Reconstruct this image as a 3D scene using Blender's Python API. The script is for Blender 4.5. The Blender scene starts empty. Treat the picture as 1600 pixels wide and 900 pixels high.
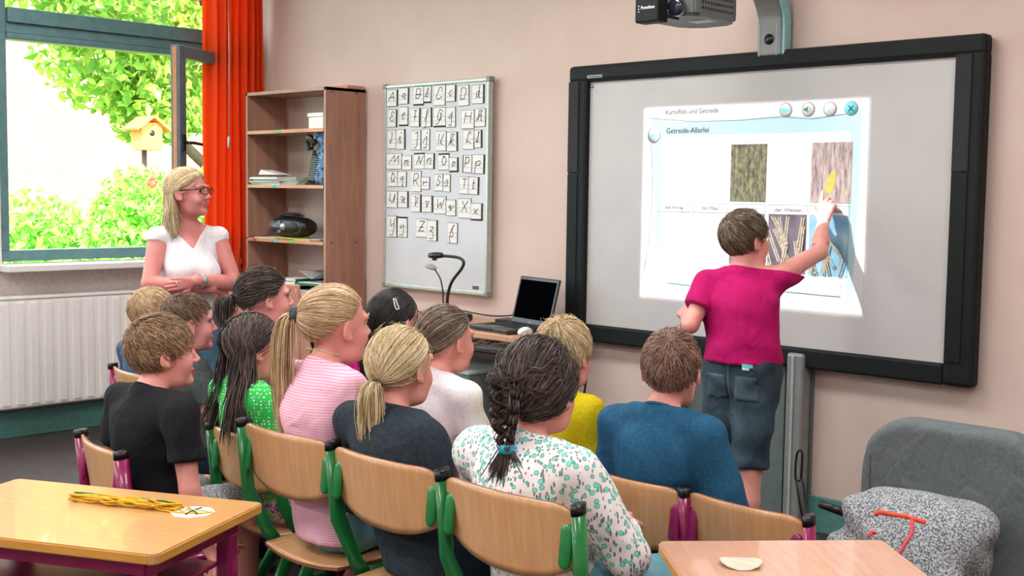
import bpy, bmesh, math, random
import numpy as np
from mathutils import Vector, Matrix, Euler
PI = math.pi
random.seed(7); rng = np.random.default_rng(11)
col = bpy.context.scene.collection
def lin(c):
    return tuple(((v/255)/12.92 if v/255 <= .04045 else ((v/255+.055)/1.055)**2.4) for v in c)+(1,)

# ------------------------------------------------------------------ camera
sc = bpy.context.scene
CAM_H = 1.4
def cam_axes(yaw, pitch, roll):
    y, p, r = [math.radians(a) for a in (yaw, pitch, roll)]
    F = Vector((-math.sin(y)*math.cos(p), math.cos(y)*math.cos(p), -math.sin(p)))
    Rt = Vector((math.cos(y), math.sin(y), 0)); U = Rt.cross(F)
    return Rt*math.cos(r)-U*math.sin(r), U*math.cos(r)+Rt*math.sin(r), F
Rt, Up, Fw = cam_axes(43.99, 4.51, -.768)
cd = bpy.data.cameras.new('camera'); cam = bpy.data.objects.new('camera', cd); col.objects.link(cam)
cd.sensor_width = 36; cd.lens = 36*1900/1600; cd.clip_start = .05; cd.clip_end = 200
cam.matrix_world = Matrix(((Rt.x, Up.x, -Fw.x, 0), (Rt.y, Up.y, -Fw.y, 0), (Rt.z, Up.z, -Fw.z, CAM_H), (0, 0, 0, 1)))
sc.camera = cam
# ------------------------------------------------------------------ world, sun, exposure
sc.view_settings.view_transform = 'Standard'; sc.view_settings.look = 'None'
sc.view_settings.exposure = 0.0; sc.view_settings.gamma = 1; sc.view_settings.use_curve_mapping = False
w = bpy.data.worlds.new('sky'); sc.world = w; w.use_nodes = True
bg = w.node_tree.nodes['Background']; bg.inputs[0].default_value = (.86, .94, 1, 1); bg.inputs[1].default_value = 7
def light(name, kind, loc, energy, color=(1, 1, 1), **k):
    l = bpy.data.lights.new(name, kind); l.energy = energy; l.color = color
    for a, b in k.items(): setattr(l, a, b)
    o = bpy.data.objects.new(name, l); o.location = loc; col.objects.link(o); return o
sun = light('sun', 'SUN', (0, 0, 10), 30, (1, .96, .88), angle=.01); sun.rotation_euler = Euler((math.radians(28), math.radians(38), 0))
FILL_LAMPS = [(-5.2, 2.6), (-2.9, 2.9), (-.4, 2.6), (-5.2, .3), (-2.9, .3), (-.4, .3), (-5.2, -2), (-2.9, -2), (-.4, -2)]  # unseen ceiling fixtures, added because the enclosed room needs fill light
FILL_W = 36
for i, (x, y) in enumerate(FILL_LAMPS):
    light('fill_light', 'AREA', (x, y, 2.97), FILL_W, (1, .965, .93), shape='RECTANGLE', size=1.35, size_y=.42)

# projector beam: a spot with a rectangular gate that frames the slide
PJL = (-2.715, 3.68, 2.04)
pj = light('projector_beam', 'SPOT', PJL, 25, (1, .99, 1), spot_size=2.6, spot_blend=0, shadow_soft_size=.01)
pj.rotation_euler = (PI/2, 0, 0); pj.data.use_nodes = True
nt_ = pj.data.node_tree; em_ = nt_.nodes['Emission']
tc_ = nt_.nodes.new('ShaderNodeTexCoord'); sx_ = nt_.nodes.new('ShaderNodeSeparateXYZ'); nt_.links.new(tc_.outputs['Normal'], sx_.inputs[0])
def mth(op, a, b):
    n = nt_.nodes.new('ShaderNodeMath'); n.operation = op
    for i, v in enumerate((a, b)):
        if isinstance(v, (int, float)): n.inputs[i].default_value = v
        else: nt_.links.new(v, n.inputs[i])
    return n.outputs[0]
az_ = mth('ABSOLUTE', sx_.outputs[2], 0); gu = mth('DIVIDE', sx_.outputs[0], az_); gv = mth('DIVIDE', sx_.outputs[1], az_); dp = 4.452-PJL[1]
def inside(v, lo, hi): return mth('MULTIPLY', mth('GREATER_THAN', v, lo), mth('LESS_THAN', v, hi))
msk = mth('MULTIPLY', inside(gu, (-3.47-PJL[0])/dp, (-2.35-PJL[0])/dp), inside(gv, (.928-PJL[2])/dp, (1.79-PJL[2])/dp))
nt_.links.new(mth('MULTIPLY', msk, mth('DIVIDE', 1, mth('POWER', az_, 4))), em_.inputs['Strength'])
# ------------------------------------------------------------------ materials
def node_mat(name):
    m = bpy.data.materials.new(name); m.use_nodes = True
    return m, m.node_tree, m.node_tree.nodes['Principled BSDF']
def N(nt, t, **k):
    n = nt.nodes.new(t)
    for a, b in k.items(): setattr(n, a, b)
    return n
def L(nt, a, b): nt.links.new(a, b)
def ramp(nt, fac, stops, const=False):
    r = N(nt, 'ShaderNodeValToRGB'); r.color_ramp.interpolation = 'CONSTANT' if const else 'LINEAR'
    e = r.color_ramp.elements
    while len(e) < len(stops): e.new(.5)
    for i, (p, c) in enumerate(stops): e[i].position = p; e[i].color = lin(c)
    L(nt, fac, r.inputs[0]); return r.outputs[0]
def coords(nt, scale=(1, 1, 1), rot=(0, 0, 0)):
    t = N(nt, 'ShaderNodeTexCoord'); m = N(nt, 'ShaderNodeMapping'); m.inputs['Scale'].default_value = scale; m.inputs['Rotation'].default_value = rot
    L(nt, t.outputs['Object'], m.inputs[0]); return m.outputs[0]
def noise(nt, vec, scale, detail=3, rough=.5):
    n = N(nt, 'ShaderNodeTexNoise'); n.inputs['Scale'].default_value = scale; n.inputs['Detail'].default_value = detail; n.inputs['Roughness'].default_value = rough
    L(nt, vec, n.inputs['Vector']); return n.outputs[0]
def bump(nt, b, h, strength, dist=.01):
    n = N(nt, 'ShaderNodeBump'); n.inputs['Strength'].default_value = strength; n.inputs['Distance'].default_value = dist
    L(nt, h, n.inputs['Height']); L(nt, n.outputs[0], b.inputs['Normal'])
def mat(name, c, rough=.6, c2=None, scale=40, stretch=(1, 1, 1), bmp=0, metal=0, coat=0, spec=.5, bscale=None):
    m, nt, b = node_mat(name)
    b.inputs['Roughness'].default_value = rough; b.inputs['Metallic'].default_value = metal
    b.inputs['Coat Weight'].default_value = coat; b.inputs['Specular IOR Level'].default_value = spec
    v = coords(nt, stretch); n = noise(nt, v, scale)
    c2 = c2 or tuple(x*.93 for x in c)
    L(nt, ramp(nt, n, [(.35, c), (.65, c2)]), b.inputs['Base Color'])
    if bmp: bump(nt, b, noise(nt, v, bscale or scale*2), bmp, .004)
    return m
def emit(name, c, s):
    m, nt, b = node_mat(name); b.inputs['Base Color'].default_value = lin(c); b.inputs['Emission Color'].default_value = lin(c); b.inputs['Emission Strength'].default_value = s
    return m
M = {}
M['wall'] = mat('wall_paint', (208, 188, 180), .85, (203, 182, 173), 3, bmp=.35, bscale=160)
M['wall_l'] = mat('wall_paint_white', (222, 212, 208), .85, bmp=.2, bscale=160)
M['ceil'] = mat('ceiling_paint', (225, 218, 210), .9, scale=4)
M['floor'] = mat('floor_linoleum', (70, 60, 58), .45, (48, 44, 44), 14, bmp=.05)
M['teal'] = mat('teal_paint', (92, 128, 132), .45, (80, 116, 122), 20)
M['teal2'] = mat('teal_baseboard', (84, 138, 134), .5)
M['sash'] = mat('sash_paint', (100, 112, 124), .45, (84, 96, 110), 15)
M['white'] = mat('white_paint', (230, 228, 228), .5, (227, 225, 225), 3)
M['board'] = mat('board_surface', (188, 187, 187), .45, (184, 182, 183), 6, bmp=.02)
M['bezel'] = mat('black_plastic', (16, 23, 23), .6, (12, 17, 19), 60, bmp=.2, bscale=500, spec=.25)
M['black'] = mat('black', (14, 14, 16), .35, (20, 20, 22), 60)
M['blackm'] = mat('black_matte', (20, 21, 24), .75, (28, 28, 32), 60)
M['grey'] = mat('grey_plastic', (128, 130, 130), .4, (122, 124, 125), 20)
M['greyd'] = mat('grey_dark', (98, 110, 110), .45, (90, 102, 104), 20)
M['greyl'] = mat('grey_light', (160, 170, 170), .35, (152, 160, 162), 20)
M['alu'] = mat('aluminium', (190, 200, 190), .35, metal=.6)
M['mag'] = mat('magnet_board', (196, 200, 204), .3, (190, 194, 200), 5)
M['paper'] = mat('paper', (226, 226, 224), .8, (220, 220, 220), 30)
M['ink'] = mat('ink', (22, 34, 34), .7)
M['inkl'] = mat('ink_thin', (80, 92, 92), .8)
def wood(name, a, b_, rough, sx, sc_=9, coat=.1):
    m, nt, b = node_mat(name); b.inputs['Roughness'].default_value = rough; b.inputs['Coat Weight'].default_value = coat
    v = coords(nt, sx); n = noise(nt, v, sc_, 5, .6); L(nt, ramp(nt, n, [(.3, a), (.7, b_)]), b.inputs['Base Color'])
    bump(nt, b, noise(nt, v, sc_*4), .04, .002); return m
M['wshelf'] = wood('shelf_wood', (172, 128, 108), (142, 102, 86), .5, (3, 3, .35))
M['wedge'] = wood('shelf_edge', (196, 140, 98), (180, 122, 84), .5, (.4, 3, 3))
M['wcab'] = wood('cabinet_wood', (196, 142, 122), (182, 126, 108), .5, (3, 3, .35))
M['ply'] = wood('chair_plywood', (212, 164, 118), (196, 144, 100), .33, (12, 3, 1.2), 6, .25)
M['plye'] = wood('ply_edge', (150, 96, 66), (120, 72, 50), .5, (2, 2, 30))
M['table'] = wood('table_wood', (208, 158, 98), (196, 142, 86), .3, (1.5, 14, 3), 5, .3)
M['table2'] = wood('table_wood_pale', (206, 160, 134), (196, 146, 120), .25, (1.5, 14, 3), 5, .4)
M['tedge'] = wood('table_edge', (216, 160, 76), (196, 138, 62), .35, (1.5, 1.5, 9), 5)
M['desk'] = wood('desk_wood', (206, 160, 130), (190, 144, 114), .35, (1, 9, 3), 5)
M['green'] = mat('green_steel', (22, 124, 62), .3, (16, 112, 54), 9, coat=.4)
M['magenta'] = mat('magenta_steel', (150, 18, 92), .3, (136, 12, 82), 9, coat=.4)
M['curtain'], nt, b = node_mat('curtain_cloth')
b.inputs['Roughness'].default_value = .8; b.inputs['Base Color'].default_value = lin((240, 98, 36))
tr = N(nt, 'ShaderNodeBsdfTranslucent'); tr.inputs[0].default_value = lin((255, 136, 30)); mx = N(nt, 'ShaderNodeMixShader'); mx.inputs[0].default_value = .55
L(nt, b.outputs[0], mx.inputs[1]); L(nt, tr.outputs[0], mx.inputs[2]); L(nt, mx.outputs[0], nt.nodes['Material Output'].inputs[0])
v = coords(nt, (1, 1, .2)); bump(nt, b, noise(nt, v, 90), .2, .003)
M['glass'], nt, b = node_mat('window_glass')
tp = N(nt, 'ShaderNodeBsdfTransparent'); tp.inputs[0].default_value = (.93, .96, .95, 1); gl = N(nt, 'ShaderNodeBsdfGlossy'); gl.inputs['Roughness'].default_value = .03
mx = N(nt, 'ShaderNodeMixShader'); mx.inputs[0].default_value = .07; L(nt, tp.outputs[0], mx.inputs[1]); L(nt, gl.outputs[0], mx.inputs[2]); L(nt, mx.outputs[0], nt.nodes['Material Output'].inputs[0])
def skin(name, c, c2):
    m, nt, b = node_mat(name); b.inputs['Roughness'].default_value = .5
    v = coords(nt); L(nt, ramp(nt, noise(nt, v, 14), [(.3, c), (.7, c2)]), b.inputs['Base Color'])
    b.inputs['Subsurface Weight'].default_value = .12; b.inputs['Subsurface Radius'].default_value = (.02, .008, .005); b.inputs['Subsurface Scale'].default_value = .5
    return m
M['skin'] = skin('skin', (226, 158, 148), (216, 146, 138))
M['skinw'] = skin('skin_adult', (214, 140, 134), (204, 128, 124))
M['lip'] = mat('lips', (196, 96, 98), .4)
M['eye'] = mat('eye_white', (230, 226, 224), .2); M['iris'] = mat('iris', (50, 48, 50), .2)
BASE = {}
def hairm(name, dark, mid, light_):
    BASE[name] = mat(name+'_undercoat', tuple((a+c)/2 for a, c in zip(dark, mid)), .6)
    m, nt, b = node_mat(name); b.inputs['Roughness'].default_value = .42; b.inputs['Specular IOR Level'].default_value = .45
    g = N(nt, 'ShaderNodeNewGeometry'); v = coords(nt, (1, 1, 1)); n = noise(nt, v, 22, 3)
    ad = N(nt, 'ShaderNodeMath', operation='ADD'); L(nt, g.outputs['Random Per Island'], ad.inputs[0]); L(nt, n, ad.inputs[1])
    hf = N(nt, 'ShaderNodeMath', operation='MULTIPLY'); hf.inputs[1].default_value = .5; L(nt, ad.outputs[0], hf.inputs[0])
    L(nt, ramp(nt, hf.outputs[0], [(.25, dark), (.5, mid), (.78, light_)]), b.inputs['Base Color']); return m
H_BLOND = hairm('hair_blond', (146, 114, 84), (200, 168, 130), (238, 216, 186))
H_LBLOND = hairm('hair_light_blond', (150, 126, 92), (208, 184, 142), (242, 228, 196))
H_BROWN = hairm('hair_brown', (70, 50, 40), (112, 86, 70), (158, 130, 106))
H_LBROWN = hairm('hair_light_brown', (92, 68, 52), (148, 118, 92), (196, 164, 130))
H_RBROWN = hairm('hair_reddish_brown', (88, 62, 54), (136, 104, 92), (184, 150, 134))
H_DARK = hairm('hair_dark', (32, 25, 24), (60, 49, 46), (116, 98, 90))
H_BLACK = hairm('hair_black', (14, 12, 14), (28, 24, 26), (56, 48, 50))
H_GREYB = hairm('hair_dark_blond', (62, 52, 44), (104, 88, 74), (162, 144, 124))
def cloth(name, c, c2=None, bs=260, b_=.35, scale=120):
    m = mat(name, c, .85, c2 or tuple(x*.85 for x in c), scale, bmp=b_, bscale=bs, spec=.25); wrinkle(m); return m
def wrinkle(m, st=.55):
    nt = m.node_tree; b = nt.nodes['Principled BSDF']; v = coords(nt, (1, 1, .55), (.3, .2, .1)); w0 = noise(nt, v, 5, 2)
    ad = N(nt, 'ShaderNodeVectorMath', operation='SCALE'); ad.inputs['Scale'].default_value = .35; cx = N(nt, 'ShaderNodeCombineXYZ'); L(nt, w0, cx.inputs[0]); L(nt, w0, cx.inputs[2]); L(nt, cx.outputs[0], ad.inputs[0])
    ad2 = N(nt, 'ShaderNodeVectorMath', operation='ADD'); L(nt, v, ad2.inputs[0]); L(nt, ad.outputs[0], ad2.inputs[1]); n1 = noise(nt, ad2.outputs[0], 13, 2, .5)
    bp = N(nt, 'ShaderNodeBump'); bp.inputs['Strength'].default_value = st; bp.inputs['Distance'].default_value = .03; L(nt, n1, bp.inputs['Height'])
    if b.inputs['Normal'].is_linked: old = b.inputs['Normal'].links[0].from_node; L(nt, bp.outputs[0], old.inputs['Normal'])
    else: L(nt, bp.outputs[0], b.inputs['Normal'])
C_BLACK = cloth('black_cloth', (24, 25, 32)); C_CHAR = cloth('charcoal_cloth', (48, 58, 68), (36, 46, 56)); C_BLUE = cloth('blue_cloth', (36, 92, 128), (30, 78, 112))
C_PINK = cloth('raspberry_cloth', (186, 14, 104), (172, 8, 94)); C_WHITE = cloth('white_cloth', (236, 234, 240), (226, 224, 232)); C_YEL = cloth('yellow_cloth', (206, 190, 14), (190, 172, 8))
C_MAG = cloth('magenta_cloth', (196, 20, 120)); C_GREY = cloth('grey_cloth', (84, 92, 92), (66, 74, 76)); C_TEAL = cloth('teal_cloth', (84, 140, 148)); C_LAV = cloth('lavender_cloth', (200, 160, 190))
C_NAVY = cloth('navy_cloth', (30, 44, 66)); C_BLUE2 = cloth('mid_blue_cloth', (70, 96, 140)); C_LILAC = cloth('lilac_sock', (196, 156, 200))
C_UPH = cloth('upholstery', (104, 112, 114), (92, 100, 104), 400)
def denim(name, c, c2):
    m, nt, b = node_mat(name); b.inputs['Roughness'].default_value = .85; v = coords(nt)
    n1 = noise(nt, v, 9, 4, .6); L(nt, ramp(nt, n1, [(.35, c), (.68, c2)]), b.inputs['Base Color']); bump(nt, b, noise(nt, v, 300), .4, .003); return m
C_DEN = denim('dark_denim', (22, 38, 52), (56, 80, 94)); C_DENP = denim('pocket_denim', (34, 54, 66), (76, 100, 112)); C_DENL = denim('light_denim', (88, 140, 158), (112, 162, 176)); C_DENM = denim('mid_denim', (50, 84, 104), (78, 112, 132))
def heather(name, a, c):
    m, nt, b = node_mat(name); b.inputs['Roughness'].default_value = .95; v = coords(nt); L(nt, ramp(nt, noise(nt, v, 190, 2), [(.4, a), (.6, c)]), b.inputs['Base Color']); bump(nt, b, noise(nt, v, 200), .5, .004); return m
C_HEA = heather('heather_grey', (84, 90, 98), (176, 180, 186))
def stripes(name):
    m, nt, b = node_mat(name); b.inputs['Roughness'].default_value = .85; v = coords(nt)
    wv = N(nt, 'ShaderNodeTexWave', bands_direction='Z'); wv.inputs['Scale'].default_value = 42; wv.inputs['Distortion'].default_value = .35; wv.inputs['Detail'].default_value = 1; L(nt, v, wv.inputs['Vector'])
    L(nt, ramp(nt, wv.outputs['Fac'], [(.3, (240, 206, 224)), (.72, (236, 164, 194))]), b.inputs['Base Color']); return m
C_STRIPE = stripes('pink_stripe_cloth')
def dots(name, base, dot, scale, r):
    m, nt, b = node_mat(name); b.inputs['Roughness'].default_value = .85; v = coords(nt)
    vo = N(nt, 'ShaderNodeTexVoronoi'); vo.inputs['Scale'].default_value = scale; vo.inputs['Randomness'].default_value = .35; L(nt, v, vo.inputs['Vector'])
    L(nt, ramp(nt, vo.outputs['Distance'], [(0, dot), (r, base)], True), b.inputs['Base Color']); return m
C_DOT = dots('green_dot_cloth', (40, 196, 84), (214, 250, 220), 95, .30)
def floral(name):
    m, nt, b = node_mat(name); b.inputs['Roughness'].default_value = .85; v = coords(nt)
    def layer(scale, rnd, thr, stretch, rot):
        vv = coords(nt, stretch, rot); vo = N(nt, 'ShaderNodeTexVoronoi'); vo.inputs['Scale'].default_value = scale; vo.inputs['Randomness'].default_value = rnd; L(nt, vv, vo.inputs['Vector'])
        lt = N(nt, 'ShaderNodeMath', operation='LESS_THAN'); lt.inputs[1].default_value = thr; L(nt, vo.outputs['Distance'], lt.inputs[0]); return lt.outputs[0]
    def over(prev, c, f):
        mi = N(nt, 'ShaderNodeMix', data_type='RGBA'); L(nt, f, mi.inputs['Factor'])
        if prev is None: mi.inputs['A'].default_value = lin((238, 234, 236))
        else: L(nt, prev, mi.inputs['A'])
        mi.inputs['B'].default_value = lin(c); return mi.outputs['Result']
    p = over(None, (112, 116, 128), layer(100, 1, .27, (1, 1, .38), (.5, .6, .5)))
    p = over(p, (134, 128, 140), layer(92, 1, .25, (1, 1, .38), (-.7, -.6, .3)))
    p = over(p, (70, 172, 160), layer(56, .9, .36, (1, 1, 1), (0, 0, 0)))
    p = over(p, (130, 216, 200), layer(56, .9, .27, (1, 1, 1), (0, 0, 0)))
    L(nt, p, b.inputs['Base Color']); return m
C_FLOR = floral('floral_cloth')
def skirtm(name):
    m, nt, b = node_mat(name); b.inputs['Roughness'].default_value = .85; v = coords(nt)
    L(nt, ramp(nt, noise(nt, v, 26, 3, .6), [(.36, (110, 60, 140)), (.45, (196, 130, 190)), (.52, (226, 230, 220)), (.56, (110, 210, 80)), (.7, (60, 170, 60))], True), b.inputs['Base Color']); return m
C_SKIRT = skirtm('patterned_skirt')
for m_ in (C_STRIPE, C_DOT, C_FLOR, C_SKIRT, C_DEN, C_DENL, C_DENM): wrinkle(m_)

# ------------------------------------------------------------------ object helpers
def tag(o, label=None, cat=None, group=None, kind=None):
    if label: o['label'] = label
    if cat: o['category'] = cat
    if group: o['group'] = group
    if kind: o['kind'] = kind
    return o
def empty(name, loc=(0, 0, 0), rz=0):
    o = bpy.data.objects.new(name, None); o.empty_display_size = .1; o.location = loc; o.rotation_euler = (0, 0, rz); col.objects.link(o); return o
def put(name, me, mats, parent=None, loc=None):
    o = bpy.data.objects.new(name, me); col.objects.link(o)
    for m in (mats if isinstance(mats, (list, tuple)) else [mats]): me.materials.append(m)
    if parent is not None: o.parent = parent
    if loc is not None: o.location = loc
    return o
def copy_tree(o, parent=None):
    c = o.copy(); col.objects.link(c)
    if parent is not None: c.parent = parent
    for ch in list(o.children): copy_tree(ch, c)
    return c
class MB:
    def __init__(s): s.bm = bmesh.new()
    def _new(s, other, mi=0):
        for f in other.faces: f.material_index = mi
        me = bpy.data.meshes.new('t'); other.to_mesh(me); other.free(); s.bm.from_mesh(me); bpy.data.meshes.remove(me); return s
    def box(s, lo, hi, bev=0, mi=0, rot=None, seg=2):
        b = bmesh.new(); bmesh.ops.create_cube(b, size=1)
        lo, hi = Vector(lo), Vector(hi); c = (lo+hi)/2; d = hi-lo
        for v in b.verts: v.co = Vector((v.co.x*d.x, v.co.y*d.y, v.co.z*d.z))
        if bev: bmesh.ops.bevel(b, geom=b.edges[:], offset=bev, segments=seg, profile=.5, affect='EDGES')
        for v in b.verts: v.co = (rot @ v.co if rot else v.co)+c
        return s._new(b, mi)
    def tube(s, pts, r, n=8, mi=0, sx=1, sy=1, closed=False, up=None):
        pts = [Vector(p) for p in pts]; b = bmesh.new(); rings = []
        R_ = r if isinstance(r, (list, tuple)) else [r]*len(pts)
        prev = Vector(up) if up else None
        for i, p in enumerate(pts):
            a = pts[max(i-1, 0)] if not closed else pts[i-1]; c = pts[min(i+1, len(pts)-1)] if not closed else pts[(i+1) % len(pts)]
            t = (c-a).normalized()
            if prev is None: prev = Vector((0, 0, 1)) if abs(t.z) < .9 else Vector((1, 0, 0))
            u = (prev-t*prev.dot(t)).normalized(); prev = u; w_ = t.cross(u)
            rings.append([b.verts.new(p+(u*math.cos(2*PI*k/n)*sx+w_*math.sin(2*PI*k/n)*sy)*R_[i]) for k in range(n)])
        m = len(rings)
        for i in range(m if closed else m-1):
            A, B = rings[i], rings[(i+1) % m]
            for k in range(n): b.faces.new((A[k], A[(k+1) % n], B[(k+1) % n], B[k]))
        if not closed: b.faces.new(rings[0][::-1]); b.faces.new(rings[-1])
        for f in b.faces: f.smooth = True
        return s._new(b, mi)
    def lathe(s, prof, n=20, mi=0, center=(0, 0, 0), mtx=None, scale=(1, 1, 1)):
        b = bmesh.new(); rings = []
        for r, z in prof:
            rings.append([b.verts.new((r*math.cos(2*PI*k/n)*scale[0], r*math.sin(2*PI*k/n)*scale[1], z*scale[2])) for k in range(n)])
        for A, B in zip(rings, rings[1:]):
            for k in range(n): b.faces.new((A[k], A[(k+1) % n], B[(k+1) % n], B[k]))
        b.faces.new(rings[0][::-1]); b.faces.new(rings[-1])
        for f in b.faces: f.smooth = True
        for v in b.verts: v.co = (mtx @ v.co if mtx else v.co)+Vector(center)
        return s._new(b, mi)
    def prism(s, poly, z0, z1, mi=0, mtx=None, bev=0):
        b = bmesh.new(); lo = [b.verts.new((x, y, z0)) for x, y in poly]; hi = [b.verts.new((x, y, z1)) for x, y in poly]; n = len(poly)
        b.faces.new(lo[::-1]); b.faces.new(hi)
        for k in range(n): b.faces.new((lo[k], lo[(k+1) % n], hi[(k+1) % n], hi[k]))
        if bev: bmesh.ops.bevel(b, geom=[e for e in b.edges], offset=bev, segments=2, affect='EDGES')
        if mtx:
            for v in b.verts: v.co = mtx @ v.co
        bmesh.ops.recalc_face_normals(b, faces=b.faces)
        return s._new(b, mi)
    def obj(s, name, mats, parent=None, loc=None, smooth=None):
        me = bpy.data.meshes.new(name); s.bm.to_mesh(me); s.bm.free()
        if smooth: 
            me.polygons.foreach_set('use_smooth', [True]*len(me.polygons))
        return put(name, me, mats, parent, loc)
def box(name, lo, hi, m, parent=None, bev=0, kind=None):
    o = MB().box(lo, hi, bev).obj(name, m, parent)
    if kind: o['kind'] = kind
    return o
def rrect(w_, h_, r, n=5, cx=0, cy=0):
    P = []
    for (sx, sy, a0) in ((1, 1, 0), (-1, 1, 90), (-1, -1, 180), (1, -1, 270)):
        for k in range(n+1):
            a = math.radians(a0+90*k/n); P.append((cx+sx*(w_/2-r)+r*math.cos(a), cy+sy*(h_/2-r)+r*math.sin(a)))
    return P
XZ = Matrix(((1, 0, 0), (0, 0, 1), (0, 1, 0))).to_3x3()      # poly (x, z) standing up, thickness along y
def catmull(P, n=6, closed=False):
    P = [Vector(p) for p in P]; out = []; m = len(P)
    for i in range(m if closed else m-1):
        p0, p1, p2, p3 = (P[(i-1) % m], P[i], P[(i+1) % m], P[(i+2) % m]) if closed else (P[max(i-1, 0)], P[i], P[i+1], P[min(i+2, m-1)])
        for k in range(n):
            t = k/n; out.append(.5*((2*p1)+(p2-p0)*t+(2*p0-5*p1+4*p2-p3)*t*t+(3*p1-p0-3*p2+p3)*t**3))
    if not closed: out.append(P[-1])
    return out
def text_mesh(s, size, depth=.0006, shear=0):
    cu = bpy.data.curves.new('t', 'FONT'); cu.body = s; cu.size = size; cu.extrude = depth; cu.resolution_u = 2; cu.shear = shear; cu.align_x = 'LEFT'
    o = bpy.data.objects.new('t', cu); col.objects.link(o); bpy.context.view_layer.update()
    me = bpy.data.meshes.new_from_object(o.evaluated_get(bpy.context.evaluated_depsgraph_get())); bpy.data.objects.remove(o); bpy.data.curves.remove(cu)
    return me
def text_on_wall(name, s, x, z, y, size, m, parent, width=None, shear=0):
    me = text_mesh(s, size, shear=shear); co = np.empty(len(me.vertices)*3); me.vertices.foreach_get('co', co); co = co.reshape(-1, 3)
    k = width/(co[:, 0].max()-co[:, 0].min()) if width else 1
    new = np.stack([x+co[:, 0]*k, y-co[:, 2], z+co[:, 1]], 1); me.vertices.foreach_set('co', new.ravel()); me.update()
    return put(name, me, m, parent)
M['plum'] = mat('plum_plate', (110, 70, 84), .6); M['bluep'] = mat('blue_mark', (40, 110, 180), .5); M['cyanp'] = mat('cyan_print', (90, 190, 200), .7); M['cyanl'] = mat('pale_cyan_print', (190, 230, 236), .7)
M['cyanm'] = mat('cyan_trim', (140, 196, 204), .3); M['greenp'] = mat('green_sticker', (80, 190, 60), .6); M['redp'] = mat('red_sticker', (200, 60, 90), .6); M['yellowp'] = mat('yellow_paper', (206, 196, 90), .8)
M['yellows'] = mat('yellow_string', (226, 176, 30), .8, (200, 150, 20), 60); M['greenf'] = mat('green_folder', (150, 180, 150), .8); M['greyp'] = mat('grey_paper', (178, 180, 176), .8, (150, 152, 150), 60); M['papery'] = mat('cream_paper', (206, 198, 180), .8)
M['greent'] = mat('green_tray', (30, 110, 76), .5); M['bluebag'] = mat('blue_bag', (24, 46, 92), .8, (120, 160, 196), 38); M['chromed'] = mat('speaker_mesh', (70, 74, 76), .4, metal=.3)
M['lens'] = mat('lens_glass', (30, 40, 60), .05, coat=1); M['screen'] = mat('dark_screen', (3, 4, 5), .9, spec=0)
M['slide'] = mat('slide_white', (195, 195, 195), .9, (193, 193, 195), 3, spec=.1); M['slidep'] = mat('slide_pale_cyan', (158, 182, 188), .9, (150, 178, 186), 2, spec=.1); M['slideg'] = mat('slide_grey', (156, 160, 163), .9, spec=.1)
M['line'] = mat('slide_line', (132, 137, 143), .9, spec=.1); M['greyt'] = mat('slide_grey_text', (109, 113, 118), .9, spec=.1); M['ink2'] = mat('slide_dark_text', (54, 62, 67), .9, spec=.1)
def photom(name, stops, sx, sc_, det=5):
    m, nt, b = node_mat(name); b.inputs['Roughness'].default_value = .9; b.inputs['Specular IOR Level'].default_value = .1
    L(nt, ramp(nt, noise(nt, coords(nt, sx), sc_, det, .7), stops), b.inputs['Base Color']); return m
M['ph_oat'] = photom('photo_green_stalks', [(.3, (54, 54, 49)), (.48, (96, 93, 81)), (.6, (124, 124, 90)), (.72, (148, 160, 85))], (2.2, 1, .8), 30)
M['ph_oat2'] = photom('photo_dark_ears', [(.35, (54, 51, 53)), (.6, (117, 109, 101)), (.75, (163, 156, 148))], (2, 1, .6), 24)
M['ph_maize'] = photom('photo_maize', [(.3, (74, 65, 71)), (.45, (132, 117, 117)), (.6, (168, 156, 148)), (.72, (148, 132, 85))], (3, 1, .5), 20)
M['ph_wheat_bg'] = photom('photo_wheat_ground', [(.3, (74, 68, 76)), (.7, (109, 101, 109))], (1, 1, 1), 8)
M['ph_sky'] = photom('photo_sky', [(.35, (93, 148, 179)), (.55, (132, 166, 185)), (.7, (179, 187, 191))], (1, 1, 1), 6, 2)
M['earp'] = mat('wheat_print', (174, 166, 148), .9, (148, 137, 117), 90, spec=.1); M['earb'] = mat('rye_print', (152, 140, 109), .9, (117, 109, 93), 90, spec=.1); M['cob'] = mat('cob_print', (180, 166, 85), .9, spec=.1)
M['violet'] = mat('violet_tie', (200, 110, 200), .5); M['pinkp'] = mat('pink_trim', (240, 120, 150), .8); M['turq'] = mat('turquoise_tie', (50, 170, 210), .5); M['bead'] = mat('beads', (200, 190, 130), .3); M['orangep'] = mat('orange_print', (240, 80, 40), .8); M['coral'] = mat('coral_print', (230, 80, 96), .8)
M['fillglow'] = emit('fill_lamp_diffuser', (255, 248, 240), 4)  # glow of the added, unseen ceiling fixtures
M['grass'] = mat('grass', (96, 140, 60), .9, (70, 110, 40), 3)
M['bark'] = mat('bark', (110, 92, 74), .9, (80, 66, 52), 10, bmp=.5)
def leafm(name, a, b2):
    m, nt, b = node_mat(name); b.inputs['Roughness'].default_value = .5
    g = N(nt, 'ShaderNodeNewGeometry'); c = ramp(nt, g.outputs['Random Per Island'], [(0, a), (1, b2)]); L(nt, c, b.inputs['Base Color'])
    tr = N(nt, 'ShaderNodeBsdfTranslucent'); L(nt, c, tr.inputs[0]); mx = N(nt, 'ShaderNodeMixShader'); mx.inputs[0].default_value = .5
    L(nt, b.outputs[0], mx.inputs[1]); L(nt, tr.outputs[0], mx.inputs[2]); L(nt, mx.outputs[0], nt.nodes['Material Output'].inputs[0]); return m
M['leaf'] = leafm('leaf', (90, 150, 40), (180, 210, 90)); M['leaf2'] = leafm('leaf_bush', (80, 160, 50), (170, 220, 100))
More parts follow.
